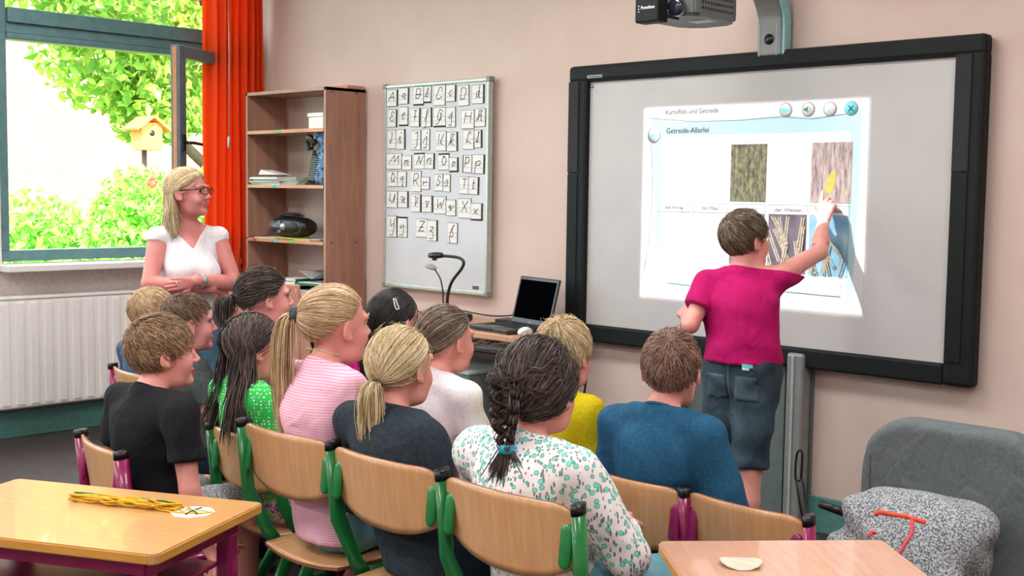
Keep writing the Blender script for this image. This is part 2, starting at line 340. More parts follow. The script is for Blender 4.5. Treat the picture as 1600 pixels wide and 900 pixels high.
M['redf'] = mat('red_petals', (230, 60, 30), .6); M['orangew'] = mat('orange_wood', (214, 130, 60), .7); M['brick'] = mat('mortar', (200, 180, 168), .9); M['brick2'] = mat('brick', (200, 130, 112), .9, (180, 110, 96), 4)
# ------------------------------------------------------------------ room shell
XL, YF, XR, YB, ZC = -6.65, 4.5, 1.6, -3.6, 3.1
box('floor', (XL-.2, YB-.2, -.1), (XR+.2, YF+.2, 0), M['floor'], kind='structure')
box('ceiling', (XL-.2, YB-.2, ZC), (XR+.2, YF+.2, ZC+.12), M['ceil'], kind='structure')
box('wall_front', (XL-.2, YF, 0), (XR+.2, YF+.2, ZC), M['wall'], kind='structure')
box('wall_right', (XR, YB-.2, 0), (XR+.2, YF, ZC), M['wall'], kind='structure')
box('wall_back', (XL-.2, YB-.2, 0), (XR+.2, YB, ZC), M['wall'], kind='structure')
UN = [(2.85, 4.42), (.95, 2.55), (-.95, .65), (-2.85, -1.25)]
wl = MB().box((XL-.25, YB, 0), (XL, YF, .93)).box((XL-.25, YB, 2.92), (XL, YF, ZC))
ys = [YB]+[v for u in reversed(UN) for v in u]+[YF]
for a, b_ in zip(ys[0::2], ys[1::2]): wl.box((XL-.25, a, .93), (XL, b_, 2.92))
tag(wl.obj('wall_left', M['wall_l']), kind='structure')
box('baseboard_front', (XL+.02, YF-.018, 0), (XR, YF, .15), M['teal2'], bev=.003, kind='structure')
box('baseboard_left', (XL, YB, 0), (XL+.018, YF-.02, .15), M['teal2'], bev=.003, kind='structure')
for i, (a, b_) in enumerate(UN):
    W = empty('window_%d' % (i+1), (XL, (a+b_)/2, .93)); tag(W, kind='structure'); o = Vector(W.location)
    def wb(nm, lo, hi, m, bev=.004): box(nm, Vector(lo)-o, Vector(hi)-o, m, W, bev)
    x0, x1 = XL-.12, XL-.03
    wb('window_frame', (x0, a, .98), (x1, b_, 1.04), M['teal']); wb('window_frame', (x0, a, 2.86), (x1, b_, 2.92), M['teal'])
    wb('window_frame', (x0, a, 1.04), (x1, a+.06, 2.86), M['teal']); wb('window_frame', (x0, b_-.06, 1.04), (x1, b_, 2.86), M['teal'])
    wb('transom_bar', (x0-.01, a+.06, 2.29), (x1+.03, b_-.06, 2.37), M['teal']); wb('transom_bar', (x0, a+.06, 2.235), (x1+.005, b_-.06, 2.29), M['teal'])
    wb('transom_moulding', (x0, a+.06, 2.20), (x1+.015, b_-.06, 2.235), M['teal'], .008)
    wb('window_sill', (XL-.12, a-.03, .93), (XL+.16, b_+.01, .965), M['white']); 
    wb('window_pane', (XL-.085, a+.05, 2.36), (XL-.079, b_-.05, 2.87), M['glass'], 0)
    if i:
        wb('sash_frame', (x0+.01, (a+b_)/2-.05, 1.04), (x1, (a+b_)/2+.05, 2.2), M['teal']); wb('window_pane', (XL-.085, a+.05, 1.03), (XL-.079, b_-.05, 2.24), M['glass'], 0)
# opened casement sash, hinged beside the curtain
S = empty('casement_sash', (-6.66, 4.36, 1.05)); v = Vector((-6.33, 3.735, 0))-Vector((-6.66, 4.36, 0)); S.rotation_euler[2] = math.atan2(v.y, v.x); Ls = v.length
tag(S, 'opened grey-blue window sash swung into the room beside the orange curtain', 'window sash')
for lo, hi in (((0, -.03, 0), (.06, .03, 1.17)), ((Ls-.075, -.03, 0), (Ls, .03, 1.17)), ((.05, -.028, 1.1), (Ls-.05, .028, 1.17)), ((.05, -.028, 0), (Ls-.05, .028, .08))): box('sash_rail', lo, hi, M['sash'], S, .006)
box('pane', (.05, -.003, .07), (Ls-.06, .003, 1.12), M['glass'], S)
box('sealing_strip', (Ls, -.012, .01), (Ls+.004, .012, 1.16), M['wedge'], S)
hd = MB().box((Ls-.052, .03, .56), (Ls-.022, .042, .66), .004).tube([(Ls-.037, .04, .61), (Ls-.037, .075, .61), (Ls-.07, .08, .61), (Ls-.16, .08, .605)], .009).obj('handle', M['black'], S)
# radiator under the window
Rd = empty('radiator', (XL+.1, 3.3, .12)); tag(Rd, 'white panel radiator under the window behind the woman', 'radiator')
box('panel', (-.04, -1.1, .06), (.03, .85, .66), M['white'], Rd, .01)
for k_ in range(24): box('rib', (.03, -1.085+k_*.081, .08), (.036, -1.04+k_*.081, .64), M['white'], Rd, .002)
box('top_grille', (-.05, -1.1, .66), (.035, .85, .675), M['white'], Rd, .003)
for y in (-.9, .65): box('foot', (-.03, y-.02, -.12), (.02, y+.02, .08), M['white'], Rd)
tag(MB().tube([(-.0, .85, .15), (0, .95, .15), (-.05, .97, .1), (-.05, .97, -.12)], .009).obj('pipe', M['white'], Rd))
# curtain
def curtain():
    nu, nv = 150, 14; V = []; F = []
    for j in range(nv+1):
        z = .30+(3.02-.30)*j/nv
        for i in range(nu+1):
            u = i/nu; f = .3+.7*math.sin(PI*min(u*2.5, 1)*.5)
            y = 4.045+.405*u+.006*math.sin(3*z+u*9)
            x = -6.49+(.042*math.sin(u*2*PI*8.5+.4*math.sin(z*1.1))+.015*math.sin(u*41+z))*f+.01*math.sin(z*2+u*6)
            V.append((x-(.05 if u < .2 else 0)*(1-u*5), y, z))
    for j in range(nv):
        for i in range(nu):
            a = j*(nu+1)+i; F.append((a, a+1, a+nu+2, a+nu+1))
    me = bpy.data.meshes.new('cloth'); me.from_pydata([(p[0]+6.49, p[1]-4.28, p[2]-.30) for p in V], [], F); me.polygons.foreach_set('use_smooth', [True]*len(me.polygons))
    return me
C = empty('curtain', (-6.49, 4.28, .30)); tag(C, 'orange-red pleated curtain bunched in the corner by the window', 'curtain')
o = put('cloth', curtain(), M['curtain'], C); md = o.modifiers.new('s', 'SOLIDIFY'); md.thickness = .002
for k in range(9): MB().tube([(.0+.02*math.cos(a), -.16+k*.037, 2.74+.02*math.sin(a)) for a in [q*PI/4 for q in range(8)]], .002, 5, closed=True).obj('ring', M['alu'], C)
cr = MB().tube([(-6.49, 2.6, 3.06), (-6.49, 4.48, 3.06)], .012, 8).obj('curtain_rail', M['alu']); tag(cr, 'thin metal curtain rail under the ceiling above the window', 'rail')
pc = MB().tube([(0, 0, 0), (.003, .002, -.5), (0, 0, -.98)], .003, 5).lathe([(.004, -1.06), (.009, -1.05), (.009, -1.0), (.004, -.98)], 8).obj('draw_rod', M['alu'], loc=(-6.4, 4.14, 2.7)); tag(pc, 'thin pale draw cord hanging in front of the orange curtain', 'cord')
# ceiling lamps added out of view to light the closed room
for i, (x, y) in enumerate(FILL_LAMPS):
    Lm = empty('added_ceiling_lamp', (x, y, 3.0)); tag(Lm, 'added unseen long white ceiling lamp, %s in the %s row' % (('nearest the window', 'in the middle', 'farthest from the window')[i % 3], ('front', 'second', 'rearmost')[i//3]), 'lamp', 'added ceiling lamps')
    box('housing', (-.7, -.23, .0), (.7, .23, .1), M['white'], Lm, .01)
    box('diffuser', (-.68, -.21, -.012), (.68, .21, .0), M['fillglow'], Lm)
# ---------------- outside
box('ground_outside', (-40, -10, -.6), (XL-.3, 30, -.5), M['grass'], kind='structure')
def leaves(name, clouds, n, size, m, parent, seed):
    r = np.random.default_rng(seed); ws = np.array([c[3] for c in clouds], float); ws /= ws.sum(); idx = r.choice(len(clouds), n, p=ws)
    cen = np.array([c[:3] for c in clouds])[idx]; rad = np.array([c[3] for c in clouds])[idx]
    d = r.normal(size=(n, 3)); d /= np.linalg.norm(d, axis=1)[:, None]; P = cen+d*(rad*(r.random(n)**.4))[:, None]*np.array([1, 1, .8])
    a = r.normal(size=(n, 3)); a /= np.linalg.norm(a, axis=1)[:, None]; b_ = np.cross(a, r.normal(size=(n, 3))); b_ /= np.linalg.norm(b_, axis=1)[:, None]
    s = (size*(.6+.8*r.random(n)))[:, None]; c = np.cross(a, b_)*.25*s
    V = np.stack([P-a*s, P+b_*s*.5+c, P+a*s, P-b_*s*.5+c], 1).reshape(-1, 3); F = np.arange(n*4).reshape(-1, 4)
    me = bpy.data.meshes.new(name); me.from_pydata(V.tolist(), [], F.tolist()); o = put(name, me, m, parent); o['kind'] = 'stuff'; return o
T = empty('tree', (-11.5, 7.6, -.5)); tag(T, 'leafy tree with forked trunk outside the window, behind the birdhouse', 'tree')
MB().tube(catmull([(0, 0, 0), (.1, .1, 1.3), (-.1, -.1, 2.2), (.2, -.4, 3.2), (.1, -.6, 4.5)], 5), [.17-.004*k for k in range(21)], 10).obj('trunk', M['bark'], T)
for p in ([(-.08, -.08, 1.9), (-.1, -.8, 2.5), (0, -1.6, 3.4)], [(.1, -.3, 2.9), (.3, .5, 3.3), (.3, 1.2, 3.9)], [(0, 0, 2.3), (.3, -.5, 2.9), (.7, -.9, 3.3)]): MB().tube(catmull(p, 5), .06, 8).obj('branch', M['bark'], T)
leaves('foliage', [(0, -1.4, 3.3, .9), (.4, -.4, 3.7, 1.0), (.3, .8, 3.9, 1.0), (0, -.6, 4.9, 1.2), (.6, -2.2, 3.9, .8), (0, 1.6, 3.0, .7), (.3, -1.2, 2.7, .5)], 11000, .07, M['leaf'], T, 3)
Bs = empty('bush', (-10.2, 5.9, -.5)); tag(Bs, 'bright green bush with a red flower low outside the window', 'bush')
leaves('foliage', [(0, -.6, 1.1, .75), (.2, .1, .9, .7), (.1, .9, 1.2, .7), (0, -.2, 1.7, .5), (.1, .6, 1.75, .5), (0, -1.3, 1.4, .6)], 9000, .05, M['leaf2'], Bs, 4)
for p in ([(0, 0, 0), (.05, -.2, .8), (0, -.5, 1.6)], [(0, .1, 0), (0, .4, .9), (.1, .7, 1.7)]): MB().tube(catmull(p, 4), .02, 6).obj('stem', M['bark'], Bs)
fl = MB()
for k in range(7):
    a = k*2*PI/7; fl.lathe([(.002, -.035), (.026, 0), (.002, .035)], 6, center=(0, .032*math.cos(a), .032*math.sin(a)), scale=(.4, 1, 1), mtx=Matrix.Rotation(-a+PI/2, 3, 'X'))
fl.obj('flower', M['redf'], Bs, loc=(.75, -.55, 1.95))
Bh = empty('birdhouse', (-10.6, 5.95, 1.75)); tag(Bh, 'small orange wooden birdhouse among the leaves outside the window', 'birdhouse')
box('wall', (-.1, -.11, 0), (.1, .11, .26), M['orangew'], Bh, .005)
for s in (1, -1): MB().box((-.15, -.01, -.01), (.15, .2, .012), rot=Matrix.Rotation(math.radians(-36), 3, 'X')).obj('roof', M['orangew'], Bh, loc=(0, 0, .25)).rotation_euler = (0, 0, 0 if s > 0 else PI)
MB().tube([(.1, 0, .16), (.103, 0, .16)], .028, 12).obj('entrance_hole', M['black'], Bh); MB().tube([(-.05, 0, 0), (-.05, 0, -2.25)], .025, 6).obj('post', M['bark'], Bh)
# brick house across the yard
Hs = empty('brick_house', (-17, 9, -.5)); tag(Hs, 'pale reddish brick house across the yard behind the tree', 'house')
Hs.rotation_euler[2] = math.radians(0)
box('wall', (-.3, -6, 0), (0, 6, 5.2), M['brick'], Hs)
mb = MB(); 
for r_ in range(60):
    z = .06+r_*.083
    for q in range(44): 
        y = -5.9+q*.27+(r_ % 2)*.13; mb.box((0, y, z), (.012, y+.25, z+.07))
o = mb.obj('bricks', M['brick2'], Hs); o['kind'] = 'stuff'
box('roof', (-3, -6.4, 5.2), (.5, 6.4, 5.35), M['orangew'], Hs)
# ------------------------------------------------------------------ alphabet board with letter cards
AB = empty('magnet_board', (-4.888, 4.5, 1.42)); tag(AB, 'white magnet board on the wall covered with alphabet letter cards', 'board')
def ab(nm, lo, hi, m, bev=.002): box(nm, Vector(lo)-Vector(AB.location), Vector(hi)-Vector(AB.location), m, AB, bev)
ab('surface', (-5.30, 4.447, .865), (-4.475, 4.47, 1.98), M['mag'])
for lo, hi in (((-5.305, 4.44, 1.967), (-4.47, 4.475, 1.985)), ((-5.305, 4.44, .858), (-4.47, 4.475, .878)), ((-5.305, 4.44, .86), (-5.288, 4.475, 1.98)), ((-4.487, 4.44, .86), (-4.47, 4.475, 1.98))): ab('frame_strip', lo, hi, M['alu'], .004)
for x in (-5.3, -4.476):
    for z in (.866, 1.978): ab('corner_cap', (x-.014, 4.437, z-.014), (x+.014, 4.476, z+.014), M['grey'], .004)
ab('maker_plate', (-4.58, 4.445, .888), (-4.535, 4.449, .906), M['plum'], 0)
ab('bracket', (-4.9, 4.47, .9), (-4.86, 4.5, 1.9), M['grey'])
GL = dict(A='1358 5873 2565', a='665635346466 666373', B='2328 285877666525 2565756453 5323', b='13456758483433536475', C='766848362433537 4'.replace(' ', '')+'4', c='66563534435364',
 D='2328 28587764635323', d='665635344366 685863 73', E='77584837465625244363 74', e='356566563534435364', F='2868 4843 3565', f='233467684844402030', G='77584835344363 6466566 5'.replace(' ', '')+'41'+'21', g='665635345466 67614131',
 H='2823 7873 2676', h='134668583833 4566656373', I='3848 5843332 4'.replace(' ', ''), i='134643536 4'.replace(' ', '')+' 5758', J='38586862514131', j='136661512141 6768', K='2823 785543 4563 73', k='134668583833 6655356373',
 L='57684833 333473', l='134557685833435364', M='13284573 4578837 3'.replace(' ', ''), m='2526232546434546656383', N='23284373 6878', n='262325466663 73', O='58364353637576584838', o='564634436466563656',
 P='2328 28687666552 5'.replace(' ', ''), p='262120 25466664543424', Q='58364353637576584838 5473', q='665635345466 666071', R='2328 286876664525 4573', r='2623 25456665', S='7768483646656443332 4'.replace(' ', ''), s='24466664532333', T='2878 5853', t='4844435363 3666',
 U='282434536478 7873', u='264634435466 666373', V='28482353 78'.replace(' ', '')+'', v='264643536676', W='28335673 7388'.replace(' ', ''), w='26344655436475 86'.replace(' ', ''), X='2873 7823', x='2643 53736 6 2333'.replace(' ', '')+'46', Y='28355578 7861412 1'.replace('78 7861412 1', '77 78613121'), y='26344566 66614121',
 Z='2878 7823 2373 3565', z='266624546361412 1'.replace(' ', ''))
GL['ß'] = '3023476858464564533 3'.replace(' ', ''); GL['V'] = '2848 4843 4378'; GL['W'] = '2833 3356 5663 6388'; GL['M'] = '1348 4854 5478 7883'; GL['x'] = '2653 5363 6623'; GL['H'] = '2823 7873 2676'; GL['N'] = '2348 4863 6388'; GL['m'] = '2623 23253646 464345 4556666373'
GL['Y'] = '28354566 78613121'; GL['c'] = '66563534435364'; GL['e'] = '356566563534435364'; GL['I'] = '3848 5843332434'
CARDS = "A,-5283,1866,93,93 a,-5182,1875,86,89 B,-5058,1863,83,103 b,-4973,1873,59,91 C,-4895,1856,93,109 c,-4799,1873,80,89 D,-4705,1847,85,107 d,-4597,1854,90,98 E,-5274,1751,79,99 e,-5178,1755,76,105 F,-5080,1748,79,102 f,-4987,1744,80,104 G,-4894,1741,96,106 g,-4797,1738,76,107 H,-4675,1727,96,98 h,-4576,1735,80,94 I,-5273,1632,70,103 i,-5202,1627,78,111 J,-5072,1622,77,107 j,-4988,1619,65,116 K,-4874,1614,82,106 k,-4788,1611,85,102 L,-4661,1619,82,102 l,-4577,1626,57,93 M,-5282,1518,130,88 m,-5150,1513,81,81 N,-5049,1518,85,89 n,-4963,1518,80,86 O,-4853,1513,85,89 o,-4768,1501,71,78 P,-4664,1498,71,92 p,-4591,1492,92,100 Q,-5271,1421,84,87 q,-5186,1421,74,86 R,-5073,1394,83,114 r,-4989,1408,68,68 S,-4882,1400,68,91 s,-4812,1396,55,94 T,-4686,1386,70,92 t,-4616,1384,77,92 U,-5278,1303,91,93 u,-5182,1305,87,92 V,-5071,1284,83,97 v,-4982,1284,87,90 W,-4886,1277,98,95 w,-4787,1269,74,86 X,-4695,1259,99,104 x,-4598,1249,87,91 Y,-5274,1139,88,119 y,-5184,1141,82,114 Z,-5030,1147,94,101 z,-4938,1129,84,114 ß,-4775,1123,77,110"
rc = random.Random(5)
THICK = {'B': 'b', 'b': 'b', 'A': 'r', 'a': 'r', 'e': 'b', 'E': 'r', 'F': 'r', 'f': 'r', 'G': 'b', 'i': 'r', 'n': 'r', 'o': 'rb', 'O': 't', 'P': 'l', 'p': 'r', 'N': 't', 'u': 'r', 'V': 'r', 'v': 'r', 'x': 'rb', 't': 'r', 'z': 'r', 'Y': 'r', 'y': 't', 'k': 'r', 'c': 'r', 'd': 'r', 'l': 'r'}
for it in CARDS.split():
    l, x, z, w_, h_ = it.split(','); x, z, w_, h_ = [int(q)/1000 for q in (x, z, w_, h_)]
    up = l.isupper(); nm = 'capital' if up else 'small'; lab = 'sharp s (ß)' if l == 'ß' else '%s letter %s' % (nm, l)
    K = empty('letter_card', (x+w_/2, 4.445, z+h_/2)); K.rotation_euler[1] = math.radians(rc.uniform(-1.5, 1.5))
    tag(K, 'white letter card with handwritten %s on the magnet board' % lab, 'card', 'alphabet letter cards')
    t = THICK.get(l, ''); e = [.0022]*4
    for ch, q in zip('ltrb', range(4)):
        if ch in t: e[q] = .009
    box('black_backing', (-w_/2, -.0015, -h_/2), (w_/2, .0015, h_/2), M['ink'], K)
    iw0, iw1, ih0, ih1 = -w_/2+e[0], w_/2-e[2], -h_/2+e[3], h_/2-e[1]
    box('paper', (iw0, -.003, ih0), (iw1, -.001, ih1), M['paper'], K)
    rl = MB()
    for f in (.28, .52): rl.box((iw0, -.0036, ih0+(ih1-ih0)*f), (iw1, -.0028, ih0+(ih1-ih0)*f+.0012))
    rl.obj('ruling', M['inkl'], K)
    lt = MB(); cw, chh = (iw1-iw0)*.86, (ih1-ih0)
    sts = []
    for st in GL[l].split():
        if len(st) < 4 and sts: sts[-1] += st
        else: sts.append(st)
    for st in sts:
        P = [(int(st[q]), int(st[q+1])) for q in range(0, len(st)-1, 2)]
        P3 = [((px/9-.5)*cw+(py/9-.45)*cw*.22, -.0038, ih0+chh*(.0+py/9*1.0)) for px, py in P]
        P3 = catmull(P3, 4) if len(P3) > 2 else P3
        lt.tube(P3, .0019, 4)
    lt.obj('letter', M['ink'], K)
# ------------------------------------------------------------------ interactive whiteboard
IB = empty('interactive_whiteboard', (-2.9, 4.5, .69)); tag(IB, 'large interactive whiteboard with black frame that the standing boy touches', 'whiteboard'); o0 = Vector(IB.location)
def ib(nm, lo, hi, m, bev=.004, parent=IB): return box(nm, Vector(lo)-o0, Vector(hi)-o0, m, parent, bev)
ib('surface', (-3.85, 4.452, .74), (-1.95, 4.47, 1.96), M['board'], .0)
ib('frame_bar', (-3.915, 4.425, 1.925), (-1.885, 4.495, 2.004), M['bezel'], .018)
ib('frame_bar', (-3.80, 4.426, .69), (-2.0, 4.494, .772), M['bezel'], .01)
ib('frame_bar', (-3.915, 4.425, .69), (-3.797, 4.495, 1.94), M['bezel'], .016); ib('frame_bar', (-2.003, 4.425, .69), (-1.885, 4.495, 1.94), M['bezel'], .016)
for x in (-3.856, -1.944):
    ib('side_insert', (x-.052, 4.42, 1.497), (x+.012, 4.43, 1.93), M['blackm'], .003); ib('side_insert', (x-.052, 4.421, .78), (x+.012, 4.43, 1.49), M['bezel'], .003)
ib('maker_tag', (-3.793, 4.422, 1.941), (-3.702, 4.427, 1.955), M['greyl'], .001)
text_on_wall('tag_lettering', 'Promethean', 0, 0, 0, .012, M['ink'], IB, .078).location = Vector((-3.787, 4.4215, 1.9445))-o0
mk = MB().tube([(0, 0, 0), (0, -.002, 0)], .009, 16).obj('corner_mark', M['bluep'], IB, loc=Vector((-3.786, 4.452, 1.905))-o0)
MB().tube([(0, 0, 0), (0, -.003, 0)], .004, 12).obj('corner_mark', M['white'], IB, loc=Vector((-3.786, 4.452, 1.905))-o0)
# stand behind it
ST = empty('whiteboard_stand', (-2.9, 4.47, 0)); tag(ST, 'grey metal column stand carrying the interactive whiteboard', 'stand')
box('rear_plate', (-.31, .01, .02), (.32, .028, .75), M['greyd'], ST)
for x0, x1 in ((-.3, -.075), (-.062, .197), (.213, .232)): box('cover_panel', (x0, -.0, .03), (x1, .012, .74), M['greyd'], ST, .002)
box('column', (.235, -.06, .0), (.315, .01, .75), M['grey'], ST, .012); box('column_ridge', (.262, -.066, .0), (.275, -.058, .74), M['greyl'], ST, .002)
box('column', (-.39, -.06, .0), (-.31, .01, .75), M['grey'], ST, .012)
# slide projected on the board (flat), picture by picture
SL = empty('projected_slide', (-2.91, 4.452, .93)); tag(SL, 'bright projected learning slide about grain on the whiteboard', 'projection'); s0 = Vector(SL.location)
def sl(nm, x0, z0, x1, z1, m, d=.001, th=.0006): return box(nm, Vector((x0, 4.452-d-th, z0))-s0, Vector((x1, 4.452-d, z1))-s0, m, SL)
sl('backdrop', -3.470, .928, -2.350, 1.790, M['slide'], 0, .0008)
pane = MB().prism([(p[0], p[1]) for p in ([(-3.44, 1.745), (-3.3, 1.722), (-2.95, 1.722), (-2.77, 1.735), (-2.62, 1.725), (-2.45, 1.73), (-2.385, 1.755), (-2.385, 1.5), (-2.40, 1.0), (-2.8, .985), (-3.35, .99), (-3.38, 1.2), (-3.415, 1.5)])][::-1], 0, .0006, mtx=XZ)
pane.obj('page_panel', M['slidep'], SL, loc=-s0+Vector((0, 4.4506, 0)))
sl('page_centre', -3.36, 1.0, -2.43, 1.66, M['slide'], .0014, .0004)
def line(nm, pts, r, m):
    MB().tube([Vector((x, 4.4495, z))-s0 for x, z in pts], r, 5).obj(nm, m, SL)
line('page_outline', [(-3.44, 1.745), (-3.2, 1.722), (-2.95, 1.72), (-2.75, 1.728), (-2.6, 1.715), (-2.45, 1.73)], .0012, M['line']); line('page_outline', [(-3.425, 1.63), (-3.41, 1.4), (-3.43, 1.16), (-3.45, 1.05)], .0015, M['line'])
line('page_outline', [(-3.32, 1.0), (-3.1, .99), (-2.7, 1.0), (-2.45, .995), (-2.45, 1.04)], .0012, M['line'])
def wtext(nm, s, x, z, size, m, wd): text_on_wall(nm, s, x-s0.x, z-s0.z, 4.4492-s0.y, size, m, SL, wd)
wtext('heading', 'Kartoffeln und Getreide', -3.348, 1.757, .032, M['greyt'], .283); wtext('title', 'Getreide-Allerlei', -3.342, 1.672, .036, M['ink2'], .229)
for x, z, r, t in ((-3.41, 1.667, .036, 'm'), (-2.728, 1.755, .03, 'a'), (-2.623, 1.754, .03, 's'), (-2.524, 1.752, .03, 'p'), (-2.43, 1.751, .03, 'x')):
    B = MB().tube([(0, 0, 0), (0, -.0012, 0)], r, 24).obj('button', M['slideg'], SL, loc=Vector((x, 4.4496, z))-s0)
    MB().tube([(0, -.0012, 0), (0, -.002, 0)], r*.84, 24).obj('button_face', M['slide'] if t != 'x' else M['cyanp'], B)
    y = -.0026
    if t == 'x': MB().tube([(-.011, y, -.011), (.011, y, .011)], .0022, 4).tube([(-.011, y, .011), (.011, y, -.011)], .0022, 4).obj('cross', M['ink2'], B)
    if t == 'a': MB().prism([(-.024, 0), (-.006, .014), (-.006, .006), (.012, .004), (.016, -.012), (.006, -.008), (-.006, -.006), (-.006, -.014)][::-1], 0, .0008, mtx=XZ).obj('arrow', M['cyanp'], B, loc=(0, y, 0))
    if t == 's': MB().prism([(-.02, -.006), (-.02, .006), (-.01, .006), (0, .014), (0, -.014), (-.01, -.006)], 0, .0008, mtx=XZ).obj('loudspeaker_sign', M['greent'], B, loc=(0, y, 0)); MB().tube([(.003, y, -.01), (.012, y, 0), (.003, y, .01)], .0016, 4).obj('sound_wave', M['greyt'], B)
    if t == 'p': MB().tube([(-.01, y, -.012), (.01, y, .012)], .0022, 4).obj('pencil', M['cyanl'], B)
    if t == 'm':
        hb = MB()
        for q in (-.012, 0, .012): hb.box((q-.004, y, -.006), (q+.004, y+.0008, .002))
        hb.box((-.016, y, -.011), (.016, y+.0008, -.008)).box((-.008, y, .006), (.008, y+.0008, .010)).obj('sign', M['cyanp'], B)
def frame(x0, z0, x1, z1):
    B = MB(); t = .0014; y0, y1 = 4.4492, 4.4500
    for a, b_, c_, d_ in ((x0, z0, x1, z0+t), (x0, z1-t, x1, z1), (x0, z0, x0+t, z1), (x1-t, z0, x1, z1)): B.box(Vector((a, y0, b_))-s0, Vector((c_, y1, d_))-s0)
    B.obj('answer_box', M['line'], SL)
for x0, x1, t, tw in ((-3.38, -3.2, 'die Hirse', .1), (-3.188, -3.002, 'der Mais', .088), (-2.99, -2.812, 'der Hafer', .1), (-2.797, -2.612, 'der Weizen', .128), (-2.603, -2.422, 'die Gerste', .11)):
    frame(x0, 1.322, x1, 1.362); wtext('caption', t, x0+(x1-x0-tw)/2, 1.334, .022, M['greyt'], tw); frame(x0+.002, 1.076, x1-.002, 1.322)
def photo(x0, z0, x1, z1, m, lab):
    p = box('photo_picture', (x0+2.91, -.0030, z0-.93), (x1+2.91, -.0022, z1-.93), m, SL); p['label'] = lab
photo(-2.991, 1.372, -2.812, 1.617, M['ph_oat'], 'projected photo of green grain stalks'); photo(-2.6, 1.372, -2.418, 1.618, M['ph_maize'], 'projected photo of a maize field with a yellow cob')
photo(-2.988, 1.078, -2.814, 1.32, M['ph_oat2'], 'projected photo of dark oat ears'); photo(-2.795, 1.076, -2.614, 1.322, M['ph_wheat_bg'], 'projected photo of wheat ears on grey'); photo(-2.601, 1.076, -2.424, 1.322, M['ph_sky'], 'projected photo of rye ears against a blue sky')
rp = random.Random(9)
EN = 0
def ear(x, z, ang, ln, m, parent=SL, w_=.011):
    global EN; EN += 1; mb = MB(); d = Vector((math.sin(ang), 0, math.cos(ang))); s_ = Vector((d.z, 0, -d.x)); n = int(ln/.010)
    for k in range(n):
        for sg in (-1, 1):
            c = Vector((x, 0, z))+d*(k*.010)+s_*sg*w_*.42; q = d*.5+s_*sg*.18
            P = [c-q*.016, c+s_*sg*.004, c+q*.018, c-s_*sg*.003]; P = [(p.x, p.z) for p in P]
            if all(lim[0] < p[0] < lim[2] and lim[1] < p[1] < lim[3] for p in P): mb.prism(P[::-1] if False else P, .0002*(k % 3), .0004+.0002*(k % 3), mtx=XZ)
    mb.obj('grain_ear', m, parent, loc=Vector((0, 4.4484-EN*.0009, 0))-s0)
lim = (-2.794, 1.077, -2.615, 1.321)
for x, z, a, ln in ((-2.74, 1.13, -.42, .2), (-2.72, 1.12, .1, .2), (-2.70, 1.1, -.2, .23), (-2.67, 1.09, -.5, .2), (-2.66, 1.10, .15, .22), (-2.77, 1.08, -.3, .13), (-2.64, 1.08, -.15, .14), (-2.73, 1.08, .25, .12), (-2.70, 1.2, -.55, .14), (-2.635, 1.16, .1, .12)): ear(x, z, a, ln, M['earp'])
lim = (-2.6, 1.077, -2.425, 1.321)
for x, z, a, ln in ((-2.56, 1.09, -.5, .12), (-2.53, 1.08, .2, .14), (-2.5, 1.09, -.3, .15), (-2.48, 1.12, -.6, .12), (-2.46, 1.08, .3, .1), (-2.58, 1.08, .1, .08), (-2.47, 1.19, -.7, .05), (-2.45, 1.16, -.5, .05)): ear(x, z, a, ln, M['earb'])
cb = MB().lathe([(.002, 0), (.024, .02), (.03, .06), (.02, .12), (.003, .16)], 12, scale=(1, .03, 1)); c_ = cb.obj('maize_cob', M['cob'], SL, loc=Vector((-2.525, 4.4496, 1.395))-s0); c_.rotation_euler[1] = .25
# ------------------------------------------------------------------ projector with its boom
PJ = empty('projector', (-2.81, 3.88, 2.06)); tag(PJ, 'grey short-throw projector hanging above the whiteboard on its boom', 'projector')
PJ.rotation_euler[2] = math.radians(0)
MB().prism(rrect(.25, .34, .07, 6), 0, .16, bev=.012).obj('housing', M['greyd'], PJ)
vg = MB()
for k in range(12):
    for j in range(5): vg.box((.06, -.10+k*.017, .028+j*.022), (.1265, -.092+k*.017, .038+j*.022))
o = vg.obj('vent_grille', M['black'], PJ); o['kind'] = 'stuff'
box('type_label', (.01, -.03, -.003), (.1, .03, .001), M['white'], PJ)
box('mirror_hood', (-.052, -.28, -.03), (.055, -.215, .13), M['bezel'], PJ, .007)
text_on_wall('maker_lettering', 'Promethean', -.022, .018, -.2815, .018, M['white'], PJ, .062)
for k in range(3): MB().tube([(-.032, -.2812, .010+k*.010), (-.032, -.2818, .010+k*.010)], .0028, 6).obj('emblem_dot', M['white'], PJ)
MB().lathe([(.03, 0), (.036, .02), (.034, .045), (.02, .05)], 18, mtx=Matrix.Rotation(PI/2, 3, 'X')).obj('lens', M['lens'], PJ, loc=(.07, -.16, .03))
box('lens_strut', (-.03, -.24, -.012), (.05, -.14, -.001), M['black'], PJ, .002)
BM = empty('projector_boom', (-2.80, 4.5, 2.0)); tag(BM, 'curved grey wall boom rising above the whiteboard frame', 'boom')
pts = catmull([(0, -.05, -.02), (0, -.05, .10), (0, -.065, .17), (0, -.13, .25), (0, -.27, .31), (0, -.75, .33)], 6)
MB().tube(pts, 1, 4, sx=.035, sy=.068, up=(0, 1, 0)).obj('arm', M['grey'], BM) if False else None
